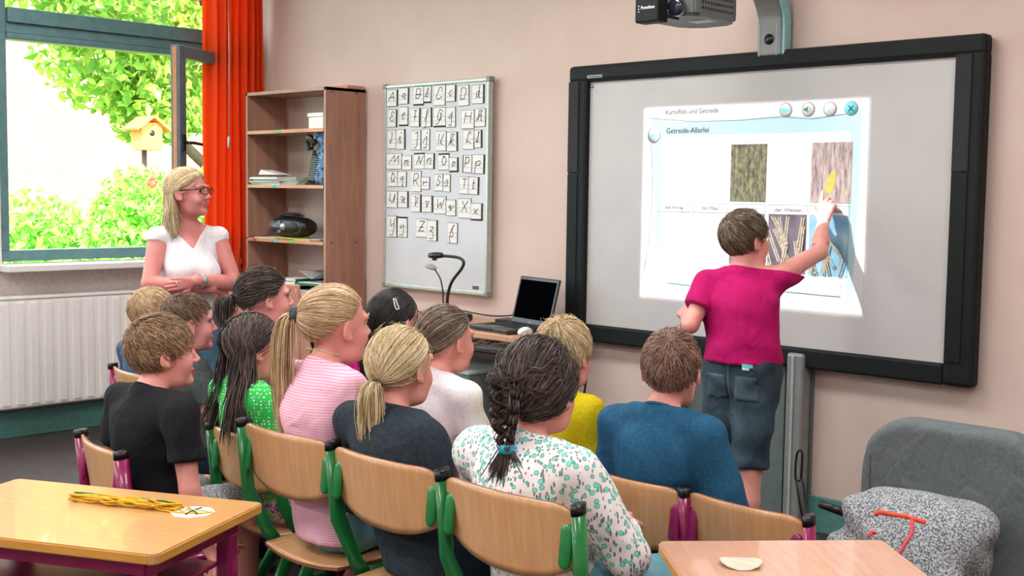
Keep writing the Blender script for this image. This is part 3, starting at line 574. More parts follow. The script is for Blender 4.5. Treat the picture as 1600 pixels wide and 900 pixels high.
def ribbon(pts, w_, t):
    V = []; F = []; P = [Vector(p) for p in pts]
    for i, p in enumerate(P):
        d = (P[min(i+1, len(P)-1)]-P[max(i-1, 0)]).normalized(); n = d.cross(Vector((1, 0, 0))).normalized()
        for sx, sn in ((-1, -1), (1, -1), (1, 1), (-1, 1)): V.append(p+Vector((sx*w_, 0, 0))+n*sn*t)
    m = len(P)
    for i in range(m-1):
        for k in range(4): F.append((i*4+k, i*4+(k+1) % 4, i*4+4+(k+1) % 4, i*4+4+k))
    F += [(3, 2, 1, 0), tuple(m*4-4+k for k in range(4))]
    me = bpy.data.meshes.new('r'); me.from_pydata([tuple(v) for v in V], [], F); me.update(); return me
a = put('arm', ribbon(pts, .058, .03), M['grey'], BM); bv = a.modifiers.new('b', 'BEVEL'); bv.width = .008; bv.segments = 2
a = put('side_trim', ribbon([Vector(p)+Vector((.064, 0, 0)) for p in pts], .007, .026), M['cyanm'], BM); bv = a.modifiers.new('b', 'BEVEL'); bv.width = .004
for x in (-.045, .037): put('groove_strip', ribbon([Vector(p)+Vector((x, -.031, .0)) for p in pts[:8]], .002, .001), M['greyl'], BM)
MB().tube([(0, -.078, .048), (0, -.084, .048)], .022, 24).obj('round_cap', M['black'], BM); box('wall_mount', (-.06, -.03, -.1), (.06, 0, .12), M['grey'], BM)
MB().tube([(0, -.62, .325), (0, -.62, .19)], .03, 12).obj('hanger', M['grey'], BM)
# ------------------------------------------------------------------ shelf unit
X0, X1, Y0, Y1, ZT = -6.31, -5.52, 4.2, 4.485, 1.975
SH = empty('shelf_unit', ((X0+X1)/2, (Y0+Y1)/2, 0)); tag(SH, 'open brown wooden shelf unit in the corner beside the curtain', 'shelf'); h0 = Vector(SH.location)
def sh(nm, lo, hi, m, bev=.002, parent=SH): return box(nm, Vector(lo)-h0, Vector(hi)-h0, m, parent, bev)
sh('side_panel', (X0, Y0, .0), (X0+.019, Y1, ZT), M['wshelf']); sh('side_panel', (X1-.019, Y0, 0), (X1, Y1, ZT), M['wshelf'])
sh('top_panel', (X0, Y0, ZT-.02), (X1, Y1, ZT), M['wshelf']); sh('loose_top_board', (X0+.30, Y0+.16, ZT), (X1-.01, Y1, ZT+.02), M['wcab'])
SHZ = [1.745, 1.425, 1.105, .80]
for z in SHZ:
    S_ = sh('shelf_board', (X0+.019, Y0, z-.02), (X1-.019, Y1, z), M['wshelf']); sh('front_edge', (X0+.019, Y0-.003, z-.02), (X1-.019, Y0+.001, z), M['wedge'], .001, S_ if False else SH)
for z, xs in ((1.745, ((-5.97, 'greenp'),)), (1.425, ((-6.02, 'cyanp'),)), (1.105, ((-6.22, 'redp'), (-6.0, 'cyanp'), (-5.84, 'greenp'))), (.8, ((-5.82, 'greenp'),))):
    for x, m in xs: sh('sticker', (x-.02, Y0-.0045, z-.018), (x+.022, Y0-.002, z-.002), M[m], 0)
for x in (-.02,): pass
for z in (1.95, 1.1):
    for y in (Y0+.04, Y1-.07): MB().tube([(0, 0, 0), (.004, 0, 0)], .005, 8).obj('screw', M['black'], SH, loc=Vector((X1-.002, y, z))-h0)
sh('plinth', (X0+.019, Y0+.02, 0), (X1-.019, Y0+.04, .08), M['wshelf'])
for x0, x1 in ((X0, -5.92), (-5.915, X1)):
    D_ = sh('cupboard_door', (x0+.003, Y0-.02, .08), (x1-.003, Y0-.001, .775), M['wcab'], .003); kx = x1-.05 if x0 == X0 else x0+.05
    MB().lathe([(.006, 0), (.006, .012), (.013, .018), (.010, .026)], 12, mtx=Matrix.Rotation(PI/2, 3, 'X')).obj('knob', M['alu'], D_, loc=Vector((kx, Y0-.02, .6))-h0)
def thing(name, loc, lab, cat, rz=0, group=None):
    o = empty(name, loc, rz); tag(o, lab, cat, group); return o
t = thing('storage_box', (-5.72, 4.34, 1.745), 'small white lidded box on the top board of the shelf unit', 'box')
box('body', (-.07, -.06, 0), (.07, .06, .075), M['white'], t, .006); box('lid', (-.076, -.066, .07), (.076, .066, .095), M['white'], t, .006)
# blue patterned cloth bag hanging at the right
V = []
t = thing('cloth_bag', (-5.63, 4.3, 1.425), 'dark blue patterned cloth bag standing against the right side of the shelf unit', 'bag')
prof = [(.001, 0), (.075, .004), (.082, .05), (.070, .11), (.058, .15), (.07, .19), (.062, .235), (.085, .262), (.075, .295), (.03, .305), (.002, .306)]
b_ = MB().lathe(prof, 26, scale=(.95, .8, 1)).obj('sack', M['bluebag'], t, smooth=True)
for v in b_.data.vertices: a = math.atan2(v.co.y, v.co.x); k = 1+.10*math.sin(a*5+v.co.z*40)+.05*math.sin(a*9); v.co.x *= k; v.co.y *= k
MB().tube(catmull([(-.03, -.07, .23), (-.06, -.085, .27), (-.09, -.07, .25), (-.085, -.06, .20)], 5), .02, 8).obj('hood_flap', M['black'], t)
MB().tube(catmull([(-.04, -.06, .3), (-.03, -.075, .26), (-.05, -.08, .22)], 5), .003, 5).obj('drawstring', M['white'], t)
t = thing('desk_radio', (-5.74, 4.27, 1.425), 'slim black upright device with a foot beside the blue bag', 'radio', .35); 
box('body', (-.034, -.012, .012), (.034, .02, .2), M['black'], t, .008).rotation_euler = (-.12, .12, 0); box('foot', (-.03, -.03, 0), (.05, .05, .012), M['blackm'], t, .004)
vg = MB()
for k in range(11): vg.box((-.022, -.016, .03+k*.013), (.022, -.012, .036+k*.013))
o = vg.obj('grille', M['grey'], t); o.rotation_euler = (-.12, .12, 0); MB().tube(catmull([(.03, .0, .1), (.06, -.01, .08), (.08, .02, .03), (.05, .05, .004)], 5), .003, 5).obj('cable', M['black'], t)
def sheets(name, loc, lab, n, w_, d_, th, mats_, seed, group=None, curl=0):
    t = thing(name, loc, lab, 'papers', 0, group); r = random.Random(seed); z = 0
    for k in range(n):
        h_ = th*r.uniform(.6, 1.3); m = MB().box((-w_/2, -d_/2, 0), (w_/2, d_/2, h_), .0008).obj('sheet_bundle', M[mats_[k % len(mats_)]], t, loc=(r.uniform(-.012, .012), r.uniform(-.012, .012), z)); m.rotation_euler[2] = r.uniform(-.07, .07); z += h_
    return t, z
sheets('paper_stack', (-6.13, 4.31, 1.425), 'stack of white and green papers at the left of the middle shelf', 9, .3, .2, .0065, ['paper', 'greenf', 'paper', 'papery', 'paper', 'greyp', 'paper'], 1)
sheets('paper_stack', (-5.91, 4.33, 1.425), 'lower pile of greenish folders beside the white paper stack', 6, .16, .2, .007, ['greyp', 'greenf', 'greyp', 'papery'], 2)
t = thing('folded_leaflet', (-6.12, 4.28, 1.484), 'folded white leaflet tilted on top of the paper stack', 'leaflet', .2); MB().prism([(-.09, 0), (.09, 0), (-.07, .03)], -.05, .05, mtx=XZ).obj('sheet', M['paper'], t)
# boombox
t = thing('boombox', (-5.97, 4.30, 1.113), 'black portable stereo on the shelf below the papers', 'radio', .12)
b_ = MB().lathe([(.004, -.155), (.045, -.15), (.06, -.11), (.066, -.05), (.066, .05), (.06, .11), (.045, .15), (.004, .155)], 24, mtx=Matrix.Rotation(PI/2, 3, 'Y'), scale=(.95, 1.2, 1)).obj('body', M['black'], t, loc=(0, 0, .063), smooth=True)
MB().tube(catmull([(-.09, -.01, .115), (-.07, -.01, .14), (.07, -.01, .14), (.09, -.01, .115)], 6), .007, 8).obj('carry_handle', M['blackm'], t)
MB().tube([(-.098, -.045, .062), (-.098, -.068, .062)], .038, 24).obj('speaker', M['chromed'], t); MB().tube([(.098, -.045, .062), (.098, -.066, .062)], .038, 24).obj('speaker', M['chromed'], t)
MB().tube([(-.0, -.06, .066), (.0, -.085, .066)], .019, 20).obj('volume_knob', M['alu'], t); box('display', (-.05, -.076, .03), (-.025, -.07, .1), M['greyd'], t)
box('cd_lid', (-.05, -.04, .128), (.05, .05, .134), M['blackm'], t, .003)
MB().tube(catmull([(-.14, .03, .04), (-.24, -.02, .0), (-.31, -.09, -.01), (-.34, -.115, -.1), (-.345, -.12, -.3)], 6), .003, 5).obj('power_cable', M['black'], t)
for k, (x, m, ln) in enumerate(((-6.13, 'papery', .2), (-5.95, 'yellowp', .18), (-5.76, 'yellowp', .16), (-5.68, 'greyp', .16))):
    t = thing('thin_booklet', (x, 4.28+.01*(k % 2), 1.105+(.003 if k % 2 else 0)), ['cream booklet under the left end of the stereo', 'yellow booklet under the middle of the stereo', 'yellow booklet jutting out right of the stereo', 'grey booklet at the right end of the stereo shelf'][k], 'booklet', group='booklets on the stereo shelf')
    box('cover', (-ln/2, -.075, 0), (ln/2, .08, .006), M[m], t, .001)
# letter trays low
for k, (z, m, lab) in enumerate(((.80, 'black', 'black letter tray, lowest in the bottom shelf stack'), (.845, 'greent', 'dark green letter tray on top of the black one'))):
    t = thing('letter_tray', (-5.68, 4.33, z+.001), lab, 'tray', .04*k, 'letter trays on the lowest open shelf')
    box('base', (-.14, -.12, 0), (.14, .12, .004), M[m], t); box('wall', (-.14, -.12, 0), (-.136, .12, .032), M[m], t); box('wall', (.136, -.12, 0), (.14, .12, .032), M[m], t); box('wall', (-.14, .116, 0), (.14, .12, .032), M[m], t); box('front_lip', (-.14, -.124, 0), (.14, -.12, .014), M['greent'] if k else M['greyl'], t)
    box('paper', (-.125, -.11, .005), (.125, .11, .016), M['paper'], t)
sheets('paper_stack', (-5.95, 4.33, .80), 'white papers left of the letter trays on the lowest open shelf', 8, .22, .2, .009, ['paper', 'greyp', 'paper', 'greenf', 'paper'], 3)
t = thing('curled_sheet', (-5.68, 4.33, .868), 'curled grey printed sheet lying over the green letter tray', 'paper', .1); me = bpy.data.meshes.new('c'); n = 12
me.from_pydata([((i/n-.5)*.26, y, .05*abs(math.sin((i/n-.4)*2.6))+.014) for y in (-.1, .1) for i in range(n+1)], [], [(i, i+1, i+n+2, i+n+1) for i in range(n)]); s_ = put('sheet', me, M['greyp'], t); q = s_.modifiers.new('s', 'SOLIDIFY'); q.thickness = .0012
# ------------------------------------------------------------------ teacher desk and what is on it
DZ = .74
DK = empty('teacher_desk', (-4.45, 4.22, 0)); tag(DK, 'light wooden desk under the magnet board carrying laptop and visualizer', 'desk'); 
box('desk_top', (-.75, -.24, DZ-.028), (.65, .26, DZ), M['desk'], DK, .004)
for x in (-.7, .6):
    for y in (-.2, .2): MB().tube([(x, y, 0), (x, y, DZ-.03)], .02, 10).obj('leg', M['grey'], DK)
box('cable_tray', (-.4, .1, .58), (.55, .24, .59), M['grey'], DK, .002); box('tray_front', (-.4, .1, .58), (.55, .105, .62), M['grey'], DK)
rr = random.Random(2)
t = thing('cable_tangle', (-4.18, 4.33, .6), 'tangle of white and black cables and plugs under the desk top', 'cables')
for k in range(9):
    P = [(rr.uniform(-.25, .3), rr.uniform(-.08, .04), rr.uniform(.0, .09)) for _ in range(5)]
    MB().tube(catmull(P, 5), rr.choice((.004, .006)), 6).obj('cable', M['white' if k % 3 else 'black'], t)
for x, y, z in ((-.1, -.02, .06), (.03, -.03, .05), (-.17, -.02, .07)): MB().lathe([(.01, -.012), (.024, -.01), (.024, .01), (.01, .012)], 14, mtx=Matrix.Rotation(1.3, 3, 'X')).obj('plug', M['white'], t, loc=(x, y, z))
hc = MB().tube(catmull([(-4.05, 4.3, .61), (-4.1, 4.25, .52), (-4.2, 4.25, .45), (-4.32, 4.25, .44), (-4.45, 4.3, .46)], 6), .005, 6).obj('hanging_cable', M['black']); tag(hc, 'black cable hanging in a loop below the desk', 'cable')
t = thing('drawer_cabinet', (-4.42, 4.22, 0), 'grey metal cabinet on the floor under the desk', 'cabinet')
box('body', (-.26, -.2, .03), (.26, .2, .52), M['greyd'], t, .006); box('top_plate', (-.265, -.205, .52), (.265, .205, .535), M['greyl'], t, .004)
for k in range(2): d_ = box('drawer', (-.24, -.212, .05+k*.235), (.24, -.198, .27+k*.235), M['grey'], t, .003); box('drawer_grip', (-.06, -.22, .2+k*.235), (.06, -.21, .22+k*.235), M['alu'], d_)
# laptop
t = thing('laptop', (-4.03, 4.17, DZ), 'open black laptop on the right end of the desk', 'laptop', math.radians(-12))
box('base', (-.165, -.13, 0), (.165, .11, .022), M['black'], t, .005)
kb = MB()
for r_ in range(5):
    for k in range(14): kb.box((-.145+k*.021, -.05+r_*.026, .022), (-.128+k*.021, -.03+r_*.026, .025))
o = kb.obj('keyboard', M['blackm'], t); o['kind'] = 'stuff'
box('touchpad', (-.04, -.115, .022), (.04, -.065, .0235), M['greyd'], t)
LD = empty('lid_pivot', (0, .11, .018)); LD.parent = t; bpy.data.objects.remove(LD)
rx = Matrix.Rotation(math.radians(-14), 3, 'X')
ld = MB().box((-.165, -.006, 0), (.165, .006, .235), .005).obj('lid', M['black'], t, loc=(0, .115, .018)); ld.rotation_euler[0] = math.radians(-14)
box('screen', (-.148, -.008, .028), (.148, -.005, .218), M['screen'], ld); me = text_on_wall('maker_lettering', 'DELL', -.015, .008, -.0075, .012, M['greyl'], ld, .03)
box('hinge', (-.12, -.008, -.006), (.12, .008, .006), M['blackm'], ld, .002)
t = thing('computer_mouse', (-3.86, 4.09, DZ), 'white computer mouse in front of the laptop', 'mouse', .4)
MB().lathe([(.001, 0), (.03, .001), (.033, .012), (.026, .026), (.012, .034), (.001, .036)], 18, scale=(1, 1.7, 1)).obj('shell', M['white'], t, smooth=True); box('wheel', (-.004, .025, .026), (.004, .04, .035), M['grey'], t, .002)
for nm, loc, d, lab, rz in (('router', (-4.2, 4.37, DZ), (.17, .1, .025), 'flat black box at the back of the desk left of the laptop', .1), ('pencil_case', (-4.12, 4.06, DZ), (.2, .045, .02), 'long black case at the front edge of the desk', -.05), ('notebook', (-4.17, 4.17, DZ), (.22, .1, .012), 'dark notebook lying between the black box and the black case', -.1)):
    t = thing(nm, loc, lab, nm.replace('_', ' '), rz); box('body', (-d[0]/2, -d[1]/2, 0), (d[0]/2, d[1]/2, d[2]), M['black'], t, .004)
    if nm == 'notebook': box('blue_tab', (-.06, -.052, .004), (-.02, -.045, .014), M['bluep'], t)
    elif nm == 'router': MB().tube([(.06, .03, .025), (.06, .03, .03)], .005, 8).obj('button', M['grey'], t)
    else: MB().tube([(-.09, 0, .021), (.09, 0, .021)], .002, 5).obj('zip', M['grey'], t)
dc = MB().tube(catmull([(-4.62, 4.40, .775), (-4.4, 4.40, .765), (-4.25, 4.41, .78), (-4.22, 4.40, .815), (-4.17, 4.40, .82), (-4.12, 4.40, .79), (-4.17, 4.38, .765), (-4.22, 4.38, .79), (-4.14, 4.40, .81), (-4.03, 4.36, .765), (-3.98, 4.34, .76)], 6), .004, 6).obj('power_cable', M['black']); tag(dc, 'black looped cable standing up behind the laptop', 'cable')
# visualizer
t = thing('document_camera', (-4.53, 4.2, DZ), 'black gooseneck visualizer with camera head in front of the magnet board', 'visualizer')
box('base', (-.13, -.11, 0), (.1, .11, .04), M['black'], t, .012); box('control_panel', (-.1, -.1, .04), (.06, -.03, .044), M['greyd'], t)
MB().tube(catmull([(0, .02, .04), (-.0, .02, .12), (.03, .02, .2), (.09, .03, .27), (.105, .03, .305), (.07, .03, .325), (.0, .02, .33), (-.04, .015, .33)], 6), .008, 8).obj('gooseneck', M['black'], t)
MB().lathe([(.002, -.016), (.026, -.012), (.032, 0), (.026, .014), (.002, .018)], 18, scale=(1.7, 1, 1), mtx=Matrix.Rotation(-.05, 3, 'Y')).obj('camera_head', M['black'], t, loc=(-.08, .01, .33), smooth=True); MB().tube([(-.09, .01, .305), (-.09, .01, .318)], .014, 12).obj('lens', M['lens'], t)
MB().tube(catmull([(-.035, .02, .04), (-.035, .02, .14), (-.055, .02, .21), (-.09, .015, .255)], 6), .004, 6).obj('lamp_neck', M['black'], t)
MB().lathe([(.004, -.008), (.028, -.006), (.03, .004), (.012, .012), (.002, .013)], 16, scale=(1.15, 1, 1), mtx=Matrix.Rotation(.3, 3, 'Y')).obj('lamp_head', M['greyl'], t, loc=(-.12, .012, .27), smooth=True)
wc = MB().tube(catmull([(-3.77, 4.42, .68), (-3.765, 4.42, .5), (-3.78, 4.41, .35), (-3.76, 4.42, .2), (-3.78, 4.4, .01)], 6), .006, 6).obj('wall_cable', M['black']); tag(wc, 'black cable dropping from the lower left corner of the whiteboard', 'cable')
# black wire hook stand by the column
t = thing('wire_stand', (-2.535, 4.3, 0), 'bent black wire stand beside the grey column', 'stand')
MB().tube(catmull([(.14, -.1, .0), (.10, -.05, .06), (.06, -.02, .15), (.03, 0, .25), (.0, 0, .25), (-.005, 0, .3), (.0, 0, .36), (.012, 0, .375), (.024, 0, .36), (.022, 0, .26)], 5), .005, 6).obj('wire', M['black'], t); MB().tube(catmull([(.0, 0, .25), (.03, -.02, .17), (.05, -.02, .08), (.06, -.06, .0)], 4), .005, 6).obj('wire', M['black'], t)
box('foot', (0, -.14, 0), (.18, -.02, .02), M['black'], t, .004)
# ------------------------------------------------------------------ pupil desks
def pupil_desk(lab, A, Bc, topm, ln, flip):
    """A, Bc: ends of the visible short edge; the top extends away on one side."""
    A, Bc = Vector(A), Vector(Bc); e = (Bc-A); w_ = e.length; e.normalize(); d = Vector((e.y, -e.x))*(1 if flip else -1)
    ang = math.atan2(d.y, d.x); c = (A+Bc)/2+d*ln/2; t = thing('pupil_desk', (c.x, c.y, 0), lab, 'desk', ang, 'pupil desks')
    top = MB().prism(rrect(ln, w_, .018, 4), .637, .66, bev=.003).obj('desk_top', M[topm], t)
    for x0, y0, x1, y1 in ((-ln/2, -w_/2-.001, ln/2, -w_/2+.0015), (-ln/2, w_/2-.0015, ln/2, w_/2+.001)): box('edge_band', (x0+.02, y0, .640), (x1-.02, y1, .657), M['tedge'], top)
    for x in (-1, 1): box('edge_band', (x*ln/2-.0012, -w_/2+.02, .640), (x*ln/2+.0012, w_/2-.02, .657), M['tedge'], top)
    for y in (-1, 1):
        box('frame_rail', (-ln/2+.05, y*(w_/2-.05)-.015, .60), (ln/2-.05, y*(w_/2-.05)+.015, .636), M['magenta'], t, .003)
    for x in (-1, 1):
        box('frame_rail', (x*(ln/2-.06)-.015, -w_/2+.04, .595), (x*(ln/2-.06)+.015, w_/2-.04, .636), M['magenta'], t, .003)
        for y in (-1, 1): box('leg', (x*(ln/2-.065)-.02, y*(w_/2-.06)-.02, .02), (x*(ln/2-.065)+.02, y*(w_/2-.06)+.02, .6), M['magenta'], t, .008); box('foot_cap', (x*(ln/2-.065)-.022, y*(w_/2-.06)-.022, 0), (x*(ln/2-.065)+.022, y*(w_/2-.06)+.022, .03), M['black'], t, .004)
    box('book_shelf', (-ln/2+.08, -w_/2+.07, .52), (ln/2-.08, w_/2-.07, .53), M['magenta'], t, .003)
    MB().tube(catmull([(-ln/2+.2, -w_/2+.015, .63), (-ln/2+.2, -w_/2+.0, .60), (-ln/2+.16, -w_/2, .60), (-ln/2+.12, -w_/2+.02, .62)], 4), .004, 6).obj('bag_hook', M['alu'], t)
    return t
d1 = pupil_desk('pupil desk at lower left with yellow strings and paper octagon on it', (-2.381, 1.633), (-2.179, 1.233), 'table', .7, True)
d2 = pupil_desk('pupil desk at lower right with a pale paper disc on it', (-1.544, 2.058), (-1.213, 2.423), 'table2', .7, True)
def ngon(r, n, a0=0, sx=1, sy=1): return [(r*sx*math.cos(a0+2*PI*k/n), r*sy*math.sin(a0+2*PI*k/n)) for k in range(n)]
t = thing('paper_octagon', (-2.415, 1.462, .66), 'white paper octagon with crossed strings on the lower left desk', 'paper craft', .5)
MB().prism(ngon(.05, 8, .39), 0, .002).obj('card', M['paper'], t)
for a, m in ((.3, 'yellowp'), (1.5, 'ink'), (-.5, 'yellowp'), (2.4, 'ink')): MB().tube([(-.03*math.cos(a), -.03*math.sin(a), .0035), (0, 0, .006), (.035*math.cos(a), .035*math.sin(a), .0035)], .0014, 5).obj('string', M[m], t)
t = thing('yellow_strings', (-2.53, 1.41, .66), 'bundle of yellow braiding strings beside the white paper octagon', 'strings', math.atan2(.06, .11)); rs = random.Random(4)
for k in range(16):
    y0 = rs.uniform(-.022, .022); P = [(x, y0*(1-.5*abs(x)/.12)+rs.uniform(-.012, .012), .003+rs.uniform(0, .014)) for x in (-.2, -.14, -.09, -.04, .01, .05, .09)]
    MB().tube(catmull(P, 4), .0022, 5).obj('string', M['yellows' if k != 5 else 'greent'], t)
MB().tube(catmull([(.05, -.02, .003), (.1, -.03, .003), (.15, -.02, .003), (.17, .0, .003)], 5), .002, 5).obj('string', M['yellows'], t)
t = thing('paper_disc', (-1.325, 2.045, .66), 'pale curled paper disc on the lower right desk', 'paper craft', 0)
dm = MB().prism(ngon(.043, 12, 0), 0, .002).obj('card', M['papery'], t)
for v in dm.data.vertices: v.co.z += 9*(v.co.x*.75+v.co.y*.66)**2*.5
# ------------------------------------------------------------------ chairs
def back_panel(w_, h_):
    nu, nv = 22, 10; V = []; F = []
    for side in (0, 1):
        for j in range(nv+1):
            for i in range(nu+1):
                u = i/nu*2-1; v = j/nv*2-1
                top = h_/2*(1-.10*max(0, abs(u)-.72)/.28-.55*max(0, (abs(u)-.86)/.14)**2); bot = -h_/2*(1-.62*abs(u)**2.6-.1*max(0, (abs(u)-.9)/.1)**2)
                z = top*(v+1)/2+bot*(1-v)/2; x = u*w_/2
                y = -.030*(1-u*u)-.03*(z/h_)+(.004 if side == 0 else -.004)
                V.append((x, y, z))
    o = (nu+1)*(nv+1)
    for j in range(nv):
        for i in range(nu):
            a = j*(nu+1)+i; F.append((a, a+nu+1, a+nu+2, a+1)); F.append((o+a, o+a+1, o+a+nu+2, o+a+nu+1))
    rim = [i for i in range(nu+1)]+[j*(nu+1)+nu for j in range(1, nv+1)]+[nv*(nu+1)+i for i in range(nu-1, -1, -1)]+[j*(nu+1) for j in range(nv-1, 0, -1)]
    nf = len(F)
    for a, b_ in zip(rim, rim[1:]+rim[:1]): F.append((a, b_, o+b_, o+a))
    me = bpy.data.meshes.new('backrest'); me.from_pydata(V, [], F)
    me.materials.append(M['ply']); me.materials.append(M['plye'])
    for k, p in enumerate(me.polygons): p.material_index = 1 if k >= nf else 0; p.use_smooth = k < nf
    bm = bmesh.new(); bm.from_mesh(me); bmesh.ops.recalc_face_normals(bm, faces=bm.faces); bm.to_mesh(me); bm.free(); return me
def seat_mesh(w_, d_):
    nu, nv = 14, 14; V = []; F = []
    for side in (0, 1):
        for j in range(nv+1):
            for i in range(nu+1):
                u = i/nu*2-1; v = j/nv*2-1
                q = math.sqrt(max(0, 1-.5*v*v*.35)); r_ = math.sqrt(max(0, 1-.35*u*u*.5)); x = u*w_/2*q; y = v*d_/2*r_
                z = -.012*(1-u*u)*(1-v)/2-(.018*max(0, v-.5)/.5*max(0, v-.5)*2)-(.009 if side else 0)
                V.append((x, y, z))
    o = (nu+1)*(nv+1)
    for j in range(nv):
        for i in range(nu):
            a = j*(nu+1)+i; F.append((a, a+1, a+nu+2, a+nu+1)); F.append((o+a, o+a+nu+1, o+a+nu+2, o+a+1))
    rim = [i for i in range(nu+1)]+[j*(nu+1)+nu for j in range(1, nv+1)]+[nv*(nu+1)+i for i in range(nu-1, -1, -1)]+[j*(nu+1) for j in range(nv-1, 0, -1)]
    nf = len(F)
    for a, b_ in zip(rim, rim[1:]+rim[:1]): F.append((a, o+a, o+b_, b_))
    me = bpy.data.meshes.new('seat'); me.from_pydata(V, [], F); me.materials.append(M['ply']); me.materials.append(M['plye'])
    for k, p in enumerate(me.polygons): p.material_index = 1 if k >= nf else 0; p.use_smooth = k < nf
    return me
def bar(mb, P, w_, d_, mi=0): return mb.tube([Vector(p) for p in P], 1, 12, mi, sx=w_, sy=d_, up=(1, 0, 0))
def make_chair(m, sz, top, W_):
    t = empty('school_chair'); hw = W_/2
    put('backrest', back_panel(W_-.01, .185), [], t, (0, -.195, top-.0925)); put('seat', seat_mesh(W_-.06, .37), [], t, (0, .0, sz))
    ft = -.24
    for s in (-1, 1):
        x = s*(hw-.004)
        g = bar(MB(), [(x, -.212, top-.012), (x, -.195, top-.2), (x*.96, -.135, sz+.02), (x*.94, -.10, sz-.03)], .011, .021).obj('back_post', M[m], t)
        bar(MB(), [(x, -.2135, top+.006), (x, -.2115, top-.016)], .012, .022).obj('end_cap', M['black'], g)
        zz = [-.049, -.047, -.042, -.034, .034, .042, .047, .049]; rd = [.25, .55, .85, 1, 1, .85, .55, .25]
        c = MB().tube([(0, 0, z) for z in zz], rd, 14, sx=.0165, sy=.0075, up=(1, 0, 0)).obj('clamp_plate', M[m], t, loc=(s*(hw-.034), -.217, top-.09)); c.rotation_euler = (-.1, 0, 0)
        bar(MB(), [(x*.94, -.11, sz-.018), (x*.94, .13, sz-.018)], .014, .012).obj('seat_rail', M[m], t)
        bar(MB(), [(x*.94, -.04, sz-.02), (x*.94, -.13, sz*.5), (x*.94, -.225, .035)], .013, .024).obj('leg', M[m], t)
        bar(MB(), [(x*.94, -.24, .018), (x*.94, .21, .018)], .014, .012).obj('floor_runner', M[m], t)
        bar(MB(), [(x*.94, .03, sz-.02), (x*.94, .11, sz*.5), (x*.94, .18, .03)], .012, .018).obj('leg', M['black'], t)
        for y in (-.24, .21): box('foot_cap', (x*.94-.017, y-.025, 0), (x*.94+.017, y+.025, .03), M['black'], t, .006)
    bar(MB(), [(-hw+.02, -.0, sz-.028), (hw-.02, 0, sz-.028)], .012, .012).obj('cross_bar', M[m], t); bar(MB(), [(-hw+.02, -.06, .2), (hw-.02, -.06, .2)], .01, .01).obj('cross_bar', M[m], t)
    return t
PR = {'g': make_chair('green', .40, .75, .425), 'm': make_chair('magenta', .355, .67, .37), 's': make_chair('green', .345, .65, .37)}
used = set()
def chair(k, x, y, rz, lab, back_y=True):
    o = PR[k] if k not in used else copy_tree(PR[k]); used.add(k)
    o.location = (x, y, 0); o.rotation_euler = (0, 0, math.radians(rz)); tag(o, lab, 'chair', 'school chairs'); return o
CH = [('g', -2.685, 2.125, 0, 'green-framed school chair under the girl in the pink striped shirt'),
 ('g', -2.265, 2.115, 0, 'green-framed school chair under the girl in the charcoal shirt with blond ponytail'),
 ('g', -1.83, 2.10, 0, 'green-framed school chair under the girl with the floral blouse, nearest the camera'),
 ('m', -1.915, 2.66, -3, 'magenta-framed school chair under the boy in the blue shirt'),
 ('m', -1.565, 2.65, -3, 'empty magenta-framed school chair right of the boy in blue'),
 ('s', -3.17, 2.31, 0, 'small green-framed school chair under the girl in the green dotted shirt'),
 ('m', -3.20, 1.87, -10, 'magenta-framed school chair under the boy in the black shirt'),
 ('m', -3.83, 2.36, -8, 'school chair under the boy in the grey shirt'),
 ('m', -4.42, 2.62, -8, 'school chair under the fair-haired child at the far left'),
 ('s', -3.63, 2.58, -4, 'school chair under the dark-haired girl with the purple hair tie'),
 ('s', -3.28, 2.92, -4, 'school chair under the dark-haired child hidden behind the green dotted shirt'),
 ('m', -3.07, 2.72, 0, 'school chair under the black-haired girl with the hair clip'),
 ('m', -2.70, 2.62, 0, 'school chair under the girl in the white shirt'),
 ('m', -2.31, 2.72, 0, 'school chair under the boy in the yellow shirt')]
for c in CH: chair(*c)
# ------------------------------------------------------------------ wooden chair behind the woman, grey chair, sweater
t = thing('wooden_chair', (-5.3, 3.75, 0), 'plain wooden chair back behind the woman in front of the shelf unit', 'chair', .5)
box('seat', (-.2, -.2, .44), (.2, .2, .46), M['wcab'], t, .01); box('backrest', (-.2, -.215, .72), (.2, -.198, .92), M['wcab'], t, .008)
for x in (-.18, .18):
    bar(MB(), [(x, -.2, .9), (x, -.19, .45), (x, -.22, 0)], .014, .016).obj('leg', M['wcab'], t); bar(MB(), [(x, .17, .44), (x, .18, 0)], .014, .016).obj('leg', M['wcab'], t)
t = thing('upholstered_chair', (-1.36, 3.22, 0), 'grey upholstered chair at the right in front of the whiteboard', 'chair', math.radians(0))
#GREYBACK
box('seat', (-.26, -.1, .38), (.26, .38, .47), C_UPH, t, .03)
for x in (-.22, .22):
    for y in (-.08, .33): MB().tube([(x, y, .4), (x*1.05, y, 0)], .014, 8).obj('leg', M['grey'], t)
# small stool carrying the sweater
t = thing('school_stool', (-1.37, 2.92, 0), 'low magenta-legged stool carrying the heather grey sweater', 'stool')
box('seat', (-.17, -.15, .38), (.17, .15, .40), M['ply'], t, .01)
for x in (-.14, .14):
    for y in (-.12, .12): MB().tube([(x, y, .385), (x*1.05, y, 0)], .012, 8).obj('leg', M['magenta'], t)
MB().tube([(-.14, 0, .15), (.14, 0, .15)], .009, 8).obj('rung', M['magenta'], t)
bk = MB().tube([(-.13, .0, .575), (-.06, -.0, .565)], .012, 10).obj('handle_bar', M['black']); bk.location = (-1.56, 3.0, -.03); tag(bk, 'short black bar between the empty chair and the grey sweater', 'bar')
